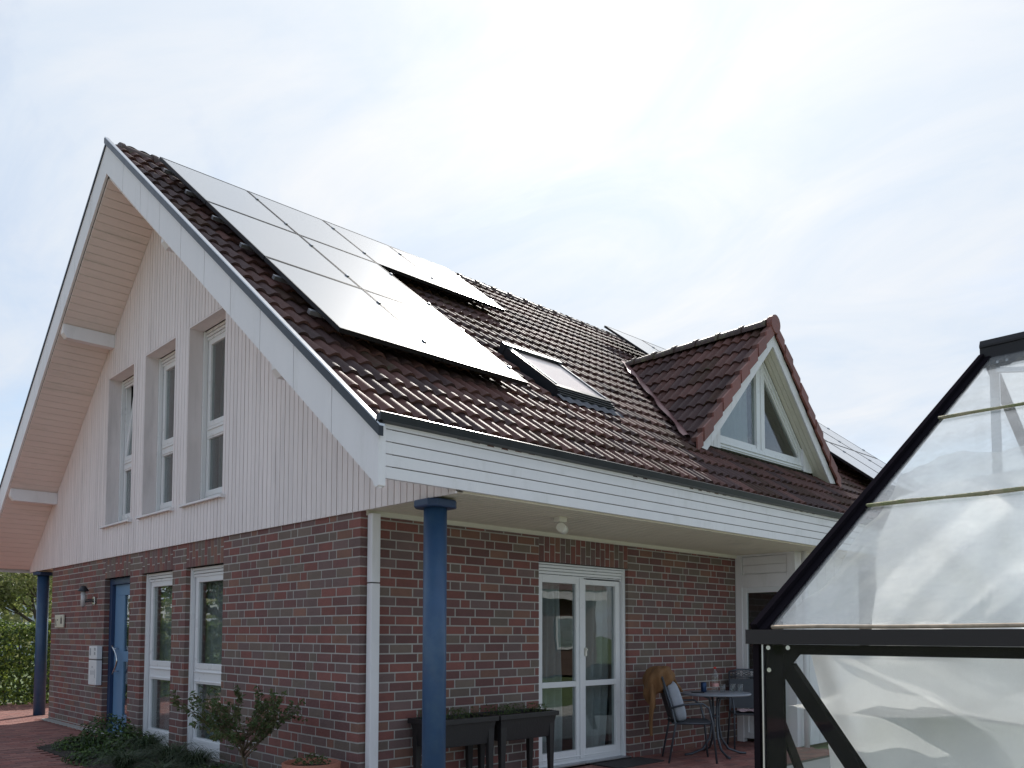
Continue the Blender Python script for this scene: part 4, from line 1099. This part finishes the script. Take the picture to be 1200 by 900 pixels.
# ------------------------------------------------------------------ patio furniture
TC = (4.62, -.52)
tb_ = empty('garden_table', 'round grey metal bistro table beside the brick wall', 'table', (TC[0], TC[1], 0))
MB().lathe([(0, .728), (.40, .728), (.412, .722), (.412, .708), (.40, .702), (0, .70)], (0, 0, 0), 36).obj('table_top', TTOP, tb_)
for i in range(4):
    a = math.radians(45+90*i+12); c_, s_ = math.cos(a), math.sin(a)
    pr = [(.16, .70), (.07, .66), (.045, .55), (.045, .35), (.07, .20), (.16, .07), (.30, .02), (.38, .012)]
    MB().tube([(c_*r_, s_*r_, z_) for r_, z_ in pr], .014, 8).obj('leg', FRAMEC, tb_)
MB().tube([(0.045*math.cos(t), .045*math.sin(t), .45) for t in [i*math.pi/6 for i in range(13)]], .01, 6).obj('leg_ring', FRAMEC, tb_)
def chair(loc, rz, label, ornate=False, fl=MESHC):
    """local: faces +x"""
    e = empty('garden_chair', label, 'chair', loc, rz, None)
    hw_ = .26
    for s_ in (-1, 1):
        MB().tube([(.25, s_*hw_, 0), (.21, s_*(hw_-.01), .44), (.17, s_*hw_, .60), (.10, s_*(hw_+.02), .65), (-.10, s_*(hw_+.02), .64), (-.24, s_*(hw_-.01), .60)], .012, 8).obj('front_leg', FRAMEC, e)
        MB().tube([(-.27, s_*hw_, 0), (-.19, s_*(hw_-.02), .42), (-.24, s_*(hw_-.03), .64), (-.33, s_*(hw_-.04), .93)], .012, 8).obj('back_leg', FRAMEC, e)
    MB().box(-.22, .24, -.235, .235, .425, .437).obj('seat', fl, e)
    MB().tube([(-.2, -.24, .43), (.23, -.24, .43), (.23, .24, .43), (-.2, .24, .43)], .012, 8).obj('seat_frame', FRAMEC, e)
    MB().add([(-.205, -.22, .47), (-.205, .22, .47), (-.318, .22, .84), (-.318, -.22, .84), (-.213, -.22, .47), (-.213, .22, .47), (-.326, .22, .84), (-.326, -.22, .84)],
             [(0, 1, 2, 3), (7, 6, 5, 4), (0, 4, 5, 1), (1, 5, 6, 2), (2, 6, 7, 3), (3, 7, 4, 0)]).obj('backrest', fl, e)
    tr_ = MB().tube([(-.33, -.22, .93), (-.345, -.12, .955), (-.345, .12, .955), (-.33, .22, .93)], .012, 8).tube([(-.318, -.22, .86), (-.318, .22, .86)], .009, 6)
    if ornate:
        for k_ in range(3):
            c_ = -.13+.13*k_
            tr_.tube([(-.332, c_+.05*math.cos(t), .905+.028*math.sin(t)) for t in [i*math.pi/5 for i in range(11)]], .005, 5)
            tr_.tube([(-.332, c_-.055, .875), (-.335, c_, .905), (-.338, c_+.055, .94)], .004, 5); tr_.tube([(-.332, c_-.055, .94), (-.335, c_, .905), (-.338, c_+.055, .875)], .004, 5)
    tr_.obj('top_rail', FRAMEC, e)
    return e
C1 = (4.05, -.55, 0); A1 = math.atan2(-.50, .22)+.35
ch1 = chair(C1, A1, 'grey metal chair with jacket and cushion against its back')
ch2 = chair((5.53, -.47, 0), math.atan2(-.65, -.75), 'dark metal chair with ornate top rail behind the table', True)
def place(o, loc, rz): o.location = loc; o.rotation_euler.z = rz; return o
# cushion leaning on the backrest
def cush(s_, t_):
    a = 2*math.pi*s_; ca, sa = math.cos(a), math.sin(a); q = math.pi*(t_-.5); cq, sq = math.cos(q), math.sin(q)
    e_ = lambda v, p_: math.copysign(abs(v)**p_, v)
    return (e_(cq, .5)*e_(ca, .5)*.075, e_(cq, .5)*e_(sa, .45)*.21, e_(sq, .6)*.23)
cu_ = MB().grid(cush, 28, 16).obj('cushion', CUSH); place(cu_, Vector(C1)+Matrix.Rotation(A1, 3, 'Z') @ Vector((-.165, 0, .66)), A1); cu_.rotation_euler.y = -.30
tag(cu_, 'grey cushion leaning against the back of the left chair', 'cushion')
# jacket draped over the chair back, one sleeve hanging
jkt = empty('jacket', 'ochre brown jacket hung over the back of the left chair', 'jacket', C1, A1)
def jbody(s_, t_):
    a = 2*math.pi*s_; q = math.pi*t_; ca, sa = math.cos(a), math.sin(a)
    f_ = 1+.13*math.sin(4*a+q*3)+.08*math.sin(9*a-q*2)*math.sin(q)
    r_ = math.sin(q)**.7; hang = .18*max(0, -ca)*(t_**2)        # longer at the back of the chair
    z_ = .90+.15*math.cos(q)-hang
    return (-.315+.165*r_*ca*f_-.06*t_, .25*r_*sa*f_*(1-.25*t_), z_+.02*math.sin(5*a)*r_)
MB().grid(jbody, 48, 24).obj('jacket_body', JACK, jkt)
def slv(s_, t_):
    a = 2*math.pi*s_; r_ = (.075-.045*t_)*(1+.16*math.sin(3*a+t_*9))
    return (-.44+.01*math.sin(t_*6)+r_*.5*math.cos(a), -.10-.06*math.sin(t_*3)+r_*math.sin(a), .88-.60*t_)
MB().grid(slv, 20, 26).obj('sleeve', JACK, jkt)
def slv2(s_, t_):
    a = 2*math.pi*s_; r_ = .06*(1-.3*t_)*(1+.2*math.sin(3*a+t_*12))
    return (-.22+.16*t_+r_*.6*math.cos(a), .02+.16*t_+r_*math.sin(a), .95-.20*t_)
MB().grid(slv2, 16, 14).obj('sleeve', JACK, jkt)
# things on the table
tz = .729
def tpos(px, py): p = hit(px, py, 'z', tz); return p
bp_ = tpos(846.5, 815)
bt_ = empty('water_bottle', 'clear plastic water bottle with red cap on the table', 'bottle', (4.72, -.46, tz))
MB().lathe([(0, 0), (.036, .0), (.041, .01), (.041, .10), (.037, .115), (.041, .13), (.041, .19), (.02, .245), (.013, .255), (.013, .275)], (0, 0, 0), 18).obj('bottle_body', CLEAR, bt_)
MB().lathe([(0, .27), (.017, .27), (.017, .293), (0, .295)], (0, 0, 0), 14).obj('bottle_cap', RED, bt_)
MB().lathe([(.0418, .06), (.0418, .10)], (0, 0, 0), 18).obj('bottle_label', mat('bottle_label', (.7, .35, .33), .4, var=.5, scale=60), bt_)
cn = MB().lathe([(0, 0), (.03, 0), (.034, .01), (.034, .105), (.028, .115), (0, .115)], (0, 0, 0), 16).obj('drink_can', CANB); cn.location = (4.60, -.38, tz); tag(cn, 'dark blue can standing left of the bottle', 'can')
g0 = MB().lathe([(0, .008), (.026, .008), (.034, .095), (.036, .095), (.028, 0), (0, 0)], (0, 0, 0), 16).obj('drinking_glass', CLEAR)
place(g0, (4.66, -.60, tz), 0); tag(g0, 'drinking glass in front of the bottle on the table', 'glass', 'drinking glasses on the table')
for (x_, y_, l_) in ((4.85, -.62, 'left glass of the two at the right of the table'), (4.88, -.70, 'right glass of the two at the right of the table')):
    c_ = g0.copy(); COL.objects.link(c_); c_.location = (x_, y_, tz); c_['label'] = l_
ph = MB().box(-.035, .035, -.07, .07, 0, .009).obj('phone', BLACK, None, .003); place(ph, (4.42, -.42, tz), .9); tag(ph, 'small dark phone lying on the left of the table', 'phone')
sc = MB().grid(lambda s_, t_: ((s_-.5)*.34, (t_-.5)*.34, .012+.02*abs(math.sin(s_*9+t_*7))), 14, 14).obj('seat_cloth', mat('patterned_cloth', (.55, .40, .42), .8, var=.9, scale=30)); place(sc, Vector((5.53, -.47, .437)), .7)
tag(sc, 'crumpled red and white cloth on the seat of the ornate chair', 'cloth')

# ------------------------------------------------------------------ greenhouse
GX, GY, GE, GRX, GRZ, GYE = -2.62, -5.233, 1.40, -1.29, 2.235, -8.4
gh = empty('greenhouse', 'small black framed greenhouse in the right foreground', 'greenhouse', (GX, GY, 0))
def G(mb_, name, m, bevel=0):
    mb_.v = [(x_-GX, y_-GY, z_) for x_, y_, z_ in mb_.v]; return mb_.obj(name, m, gh, bevel)
GX2 = 2*GRX-GX
G(MB().prism([(GX-.022, 1.388), (GX+.012, 1.388), (GX+.012, 1.404), (GX-.016, 1.414), (GX-.022, 1.414)], GY+.004, GYE, lambda u, v, w_: (u, w_, v)), 'eave_gutter', BLACK)
G(MB().box(GX2-.012, GX2+.022, GYE, GY+.004, 1.388, 1.414), 'eave_gutter', BLACK)
G(MB().box(GX+.001, GX+.006, GYE, GY-.04, 1.370, 1.3875), 'eave_plate', BLACK2)
G(MB().box(GX-.004, GX+.02, GY-.012, GY, 0, 1.387).box(GX+.001, GX+.008, GY-.058, GY-.012, 0, 1.387), 'corner_post', BLACK2, .001)
G(MB().box(GX-.006, GX-.002, GY-.022, GY-.019, 0, 1.387), 'glazing_strip', LMET)
G(MB().box(GX2-.02, GX2+.004, GY-.04, GY, 0, 1.387), 'corner_post', BLACK)
gus = MB().prism([(GY-.058, 1.371), (GY-.088, 1.371), (GY-.058, 1.335)], GX+.002, GX+.007, lambda u, v, w_: (w_, u, v)); G(gus, 'gusset_plate', BLACK2)
for (px, py) in ((901, 759), (924, 759), (902, 785)):
    p = hit(px, py, 'x', GX-.001); m_ = MB().tube([(GX-.0035, p.y, p.z), (GX+.0, p.y, p.z)], .0042, 10); G(m_, 'bolt', STEEL)
G(MB().prism([(GY-.050, 1.340), (GY-.070, 1.352), (GY-.62, .590), (GY-.60, .575)], GX+.003, GX+.007, lambda u, v, w_: (w_, u, v)).prism([(GY-.070, 1.352), (GY-.0715, 1.354), (GY-.62, .592), (GY-.62, .590)], GX+.003, GX+.022, lambda u, v, w_: (w_, u, v)), 'side_brace', BLACK2)
G(MB().beam((GX+.01, GY-.012, 1.33), (GX+.60, GY-.012, .50), .022, .006, up=(0, 1, 0)), 'end_brace', BLACK2)
G(MB().beam((GX2-.01, GY-.012, 1.33), (GX2-.60, GY-.012, .50), .022, .006, up=(0, 1, 0)), 'end_brace', BLACK2)
# sloping verge bars, ridge
def slope_pt(t, off=0.): return (GX+(GRX-GX)*t, 1.412+(GRZ-1.412)*t+off)
sn_ = Vector((-(GRZ-1.412), 0, GRX-GX)).normalized()
for sx in (1, -1):
    X_ = lambda x_: x_ if sx > 0 else 2*GRX-x_
    a = slope_pt(.0); b = slope_pt(.985)
    for (w0, w1, y0, y1, nm) in ((-.004, .014, GY-.010, GY+.003, 'verge_bar'), (-.010, .004, GY-.026, GY-.011, 'verge_bar_inner')):
        m_ = MB(); pp = [Vector((a[0], 0, a[1])), Vector((b[0], 0, b[1]))]
        vs = []
        for p in pp:
            for w_ in (w0, w1):
                for y_ in (y0, y1): q = p+sn_*w_; vs.append((X_(q.x), y_, q.z))
        m_.add(vs, [(0, 1, 3, 2), (4, 6, 7, 5), (0, 4, 5, 1), (2, 3, 7, 6), (0, 2, 6, 4), (1, 5, 7, 3)]); G(m_, nm, BLACK2)
G(MB().prism([(GRX-.022, GRZ-.03), (GRX-.022, GRZ+.018), (GRX-.026, GRZ+.020), (GRX-.026, GRZ+.026), (GRX-.018, GRZ+.042), (GRX+.018, GRZ+.042), (GRX+.022, GRZ-.03)], GY+.002, GYE, lambda u, v, w_: (u, w_, v)), 'ridge_bar', BLACK)
G(MB().prism([(GY-.02, GRZ-.025), (GY-.11, GRZ-.025), (GY-.075, GRZ-.047), (GY-.03, GRZ-.047)], GRX-.024, GRX-.02, lambda u, v, w_: (w_, u, v)), 'ridge_gusset', BLACK)
for q in (.045, .07): G(MB().tube([(GRX-.027, GY-q, GRZ-.033), (GRX-.023, GY-q, GRZ-.033)], .004, 8), 'bolt', STEEL)
G(MB().beam((GRX, GY-.03, GRZ-.03), (GRX, GY-.03, 0), .006, .026, up=(0, 1, 0)), 'centre_post', LMET)
G(MB().beam((GRX-.02, GY-.04, GRZ-.055), (GRX-.02-.0, GY-1.1, GRZ-.26), .012, .014), 'ridge_brace', LMET)
# glazing: side panes, roof panes in three strips, end panes
ys = [GY-.014, GY-.014-.62, GY-.014-1.24, GY-.014-1.86, GY-.014-2.48, GYE]
for i, (a, b) in enumerate(zip(ys, ys[1:])):
    G(MB().box(GX-.0015, GX+.0005, b+.003, a-.0005, .02, 1.387), 'side_pane', GHGLASS)
    for t0, t1 in ((.012, .333), (.333, .667), (.667, .985)):
        for sx in (1, -1):
            p, q = slope_pt(t0), slope_pt(t1); X_ = (lambda x_: x_) if sx > 0 else (lambda x_: 2*GRX-x_)
            vs = []
            for (x_, z_), o_ in ((p, 0.002), (q, .0)):
                for w_ in (-.0035, -.0015):
                    c_ = Vector((x_, 0, z_))+sn_*(w_+.001)
                    for y_ in (a-.002, b+.002): vs.append((X_(c_.x), y_, c_.z))
            G(MB().add(vs, [(0, 1, 3, 2), (4, 6, 7, 5), (0, 4, 5, 1), (2, 3, 7, 6), (0, 2, 6, 4), (1, 5, 7, 3)]), 'roof_pane', GHROOF)
for i, t in enumerate((.333, .667)):
    pts = []
    for k_ in range(40):
        y_ = GY-.024-k_*.08; x_, z_ = slope_pt(t+.0015*math.sin(k_*1.7)); q = Vector((x_, y_, z_))+sn_*(.0035); pts.append(q)
    G(MB().tube(pts, [.0042+.0009*math.sin(k_*2.3+i) for k_ in range(40)], 6), 'overlap_cord', TWINE)
G(MB().tube([(GX+.012, GY-.03-k_*.1, 1.419+.0008*math.sin(k_*2)) for k_ in range(31)], .0035, 6), 'eave_seal', mat('sandy_seal', (.55, .42, .30), .8, var=.3, scale=60))
for sx in (0, 1):
    G(MB().prism([(GX+.01, .02), (GRX-.004, .02), (GRX-.004, GRZ-.04), (GX+.01, 1.40)] if sx == 0 else [(GRX+.004, .02), (GX2-.01, .02), (GX2-.01, 1.40), (GRX+.004, GRZ-.04)], GY-.008, GY-.0065, lambda u, v, w_: (u, w_, v)), 'end_pane', GHGLASS)
G(MB().box(GX-.03, GX2+.03, GYE, GY+.01, -.02, .02), 'base_frame', BLACK)
# fleece draped under the roof and down the side
def fl_edge(s_): return .44+.19*s_+.035*math.sin(s_*5+.5)+.02*math.sin(s_*13)
def fl_top(s_, t_):
    y_ = GY-.03-2.9*s_**1.25; e_ = fl_edge(min(1, s_*2.2)); tt = .03+(e_-.03)*t_
    x_, z_ = slope_pt(tt); 
    f_ = .03*abs((s_*7+t_*1.7) % 1-.5)+.02*abs((s_*15-t_*2.3+.3) % 1-.5)+.008*abs((s_*41+t_*6) % 1-.5)
    w_ = -.030-.05*math.sin(t_*math.pi)*(.4+.6*s_)+f_
    return (x_-sn_.x*0+sn_.x*w_, y_, z_+sn_.z*w_)
tag(MB().grid(fl_top, 160, 60).obj('garden_fleece', FLEECE2), 'white fleece sheet draped in folds under the greenhouse roof glass', 'fleece')
def fl_hang(s_, t_):  # extra layer, hung steep so sun from behind brightens the roof fleece
    y_ = GY-.02-3.0*s_**1.15; e_ = fl_edge(min(1, s_*2.2)); x1, z1 = slope_pt(e_)
    a_ = (1-t_)**1.0; x0_ = GX+.10; 
    x_ = x0_+(x1-x0_)*(1-t_)**.55*.98; z_ = 1.27+(z1-.065-1.27)*(1-t_)**1.35
    q1 = abs((s_*9+t_*2.2+.25*math.sin(t_*4)) % 1-.5); q2 = abs((s_*17-t_*3.1+.2*math.sin(s_*9)) % 1-.5)
    q3 = abs((s_*31+t_*5.3) % 1-.5)
    f_ = .045*q1+.022*q2+.006*q3
    return (x_+f_*(.3+t_*(1-t_)*3), y_+.02*math.sin(t_*7+s_*9), z_-.012*abs(math.sin(s_*24+t_*3)))
tag(MB().grid(fl_hang, 160, 60).obj('garden_fleece', FLEECE), 'thick added layer of white fleece hung steeply inside the greenhouse roof to catch the sun', 'fleece')
def fl_side(s_, t_):
    z_ = 1.38-1.3*t_; y0 = GY-.075-.10*t_-.03*math.sin(t_*9); y_ = y0-2.7*s_**1.2
    x_ = GX+.04+.03*abs((s_*8+t_*2.4) % 1-.5)+.02*abs((s_*19-t_*3) % 1-.5)+.012*noise.noise(Vector((s_*6, t_*3, 5)))
    return (x_, y_, z_)
tag(MB().grid(fl_side, 120, 40).obj('garden_fleece', FLEECE), 'white fleece hanging inside the greenhouse side wall', 'fleece')
def fl_in(s_, t_):
    z_ = 1.36-1.25*t_; return (GX+.12+.03*math.sin(s_*9+t_*3)+.1*s_*t_+.03*abs((s_*9+t_*3) % 1-.5), GY-.09-1.15*min(t_*1.25, .45)*(1-s_)-.12*math.sin(min(1, t_*5)*math.pi)*(1-s_)-2.5*s_, z_)
tag(MB().grid(fl_in, 60, 30).obj('garden_fleece', FLEECE), 'second layer of fleece hanging deeper inside the greenhouse', 'fleece')

# ------------------------------------------------------------------ hedge, trees, neighbours
def leaf_cloud(mb_, n_, fn, size, nm):
    for i in range(n_): 
        p, nrm_ = fn(); leafq(mb_, p, nrm_+rv()*.8, R.uniform(.6, 1.35)*size, R.randrange(nm), .6)
def hedge(x0, x1, y0, y1, h_, n_, label, size=.07):
    e = empty('hedge', label, 'hedge', ((x0+x1)/2, (y0+y1)/2, 0)); cx_, cy_ = (x0+x1)/2, (y0+y1)/2
    m_ = MB()
    def fn():
        u = R.random(); x_ = R.uniform(x0, x1)-cx_; hh = h_+.10*noise.noise(Vector((x_*1.5, 0, 0)))
        if u < .5: p = Vector((x_, y0-cy_+R.uniform(-.04, .22), R.uniform(.0, hh))); nn_ = Vector((0, -1, .3))
        elif u < .75: p = Vector((x_, R.uniform(y0, y1)-cy_, hh+R.uniform(-.18, .04))); nn_ = Vector((0, 0, 1))
        elif u < .9: p = Vector((x_, R.uniform(y0, y1)-cy_, R.uniform(0, hh))); nn_ = rv()
        else: p = Vector((x_, y1-cy_+R.uniform(-.1, .05), R.uniform(0, hh))); nn_ = Vector((0, 1, .3))
        b_ = .12*noise.noise(Vector((p.x*2, p.z*2, 1))); p.y += b_
        return p, nn_
    leaf_cloud(m_, n_, fn, size, 3); m_.obj('foliage', LEAFS, e)
    s_ = MB(); x_ = x0
    while x_ < x1:
        s_.tube([(x_-cx_, .0, 0), (x_-cx_+R.uniform(-.1, .1), R.uniform(-.1, .1), h_*.5), (x_-cx_+R.uniform(-.2, .2), R.uniform(-.2, .2), h_*.95)], [.03, .02, .008], 5); x_ += .22
    s_.obj('stems', BARK, e); return e
hedge(-4.6, 3.6, 12.2, 13.0, 1.62, 26000, 'clipped green hedge behind the left porch column', .075)
def tree(base, h_, r_, n_, label, mats=TREEL, seed=0, dens=.5, size=.09):
    rr = random.Random(seed); e = empty('tree', label, 'tree', base); br = MB(); tips = []
    def grow_(p, d, L, r0, depth):
        pts = [p.copy()]; 
        for i in range(4):
            d = (d+Vector((rr.uniform(-1, 1), rr.uniform(-1, 1), rr.uniform(-.4, .8)))*.18).normalized(); p = p+d*L/4; pts.append(p.copy())
        br.tube(pts, [r0*(1-.13*i) for i in range(5)], 6 if depth < 2 else 4)
        if depth >= 2: tips.extend(pts[1:])
        if depth < 4:
            for k_ in range(3 if depth else 5):
                st_ = pts[rr.randint(2, 4)]; dd = (d*.5+Vector((rr.uniform(-1, 1), rr.uniform(-1, 1), rr.uniform(-.1, .8)))).normalized()
                grow_(st_, dd, L*rr.uniform(.55, .75), r0*.5, depth+1)
    grow_(Vector((0, 0, -.1)), Vector((.03, .02, 1)), h_*.38, r_*.06+.04, 0)
    br.obj('trunk', BARK, e); lf = MB()
    for i in range(n_):
        t = rr.choice(tips); v = rv(); leafq(lf, t+v*dens, rv()+Vector((0, 0, .5)), R.uniform(.6, 1.3)*size, R.randrange(len(mats)), .6)
    lf.obj('crown', mats, e); return e
tree((2.3, 17.2, 0), 4.6, 1, 6500, 'slender young tree in pale leaf behind the hedge, nearest the column', seed=3, dens=.35)
tree((.2, 18.6, 0), 4.9, 1, 6500, 'pale leafed tree behind the hedge at the left picture edge', seed=11, dens=.35)
tree((4.2, 21.0, 0), 6.5, 2, 6000, 'darker tree farther behind the hedge', mats=LEAFS, seed=21, dens=.4)
tree((-7.0, 17.5, 0), 7, 3, 6500, 'garden tree added out of view for the ground floor window to mirror', mats=LEAFS, seed=5, dens=.5, size=.14)  # outside the frame, added to give the window foliage to reflect
tree((-13.0, 22.0, 0), 8, 3, 6500, 'garden tree added out of view across the drive for the windows to mirror', mats=LEAFS, seed=8, dens=.55, size=.16)  # another off-frame tree, put in for the window reflections
hedge(-4.0, 22.0, -17.0, -16.2, 1.8, 9000, 'garden hedge added across the lawn for the patio door to mirror', .14)  # off-frame hedge, put in to show up in the door glass
nb = empty('neighbour_house', 'pale house glimpsed through the trees at the left edge', 'house', (3, 44, 0))
MB().box(-7, 12, 0, 8, 0, 4.4).obj('wall', FARW, nb)
for i in range(5):
    w_ = MB().box(-5+3*i, -3.7+3*i, -.05, .0, 1.1, 2.5).obj('window', PLASTIC, nb); MB().box(-4.9+3*i, -3.8+3*i, -.06, -.05, 1.2, 2.4).obj('pane', mat('far_pane_%d' % i, (.18, .2, .22), .3), w_)
MB().prism([(-.4, 4.3), (4, 7.5), (8.4, 4.3)], -7.4, 12.4, lambda u, v, w_: (w_, u, v)).obj('roof', FARR, nb)
m_ = MB()
for i in range(9000):
    x_ = R.uniform(-30, 30); h_ = 4.5+2.0*noise.noise(Vector((x_*.25, 1, 2))); m = Vector((x_, R.uniform(30, 34), R.uniform(0, h_)))
    leafq(m_, m, rv()+Vector((0, -.5, .3)), R.uniform(.25, .6), R.randrange(2), .7)
tag(m_.obj('distant_wood', TREEL), 'belt of pale green trees far behind the hedge', 'trees', kind='stuff')

def mirrored(px, py, yw):
    p = hit(px, py, 'y', .105); d = (p-CP); d.y = -d.y; return p+d*((yw-p.y)/d.y)
YB = -13.0
pA, pB, pC = mirrored(711, 694, YB), mirrored(711, 704, YB), mirrored(600, 700, YB)
bg_ = empty('added_garden_house', 'low brick outbuilding with white eaves, added out of view for the patio door to mirror', 'outbuilding', (pA.x, YB, 0))  # outside the frame, form guessed, added for the reflection in the patio door
wd = pA.x-pC.x
MB().box(-wd, -.1, -5.0, -.45, 0, pB.z+.1).obj('wall', mat('outbuilding_brick', (.13, .08, .065), .9, wp=.15), bg_)
MB().box(-wd-.2, 0, -.05, .0, pB.z, pA.z).obj('fascia', WHITE, bg_)
MB().box(-wd-.2, 0, -.45, -.05, pB.z+.02, pB.z+.05).obj('soffit', WHITE, bg_)
MB().prism([(.05, pA.z), (-2.7, pA.z+1.7), (-5.4, pA.z)], -wd-.2, 0, lambda u, v, w_: (w_, u, v)).obj('roof', FARR, bg_)
w_ = MB().box(-2.2, -1.2, -.45, -.40, .9, 2.0).obj('window', PLASTIC, bg_)
MB().box(-2.1, -1.3, -.399, -.395, 1.0, 1.9).obj('pane', GLASS, w_)
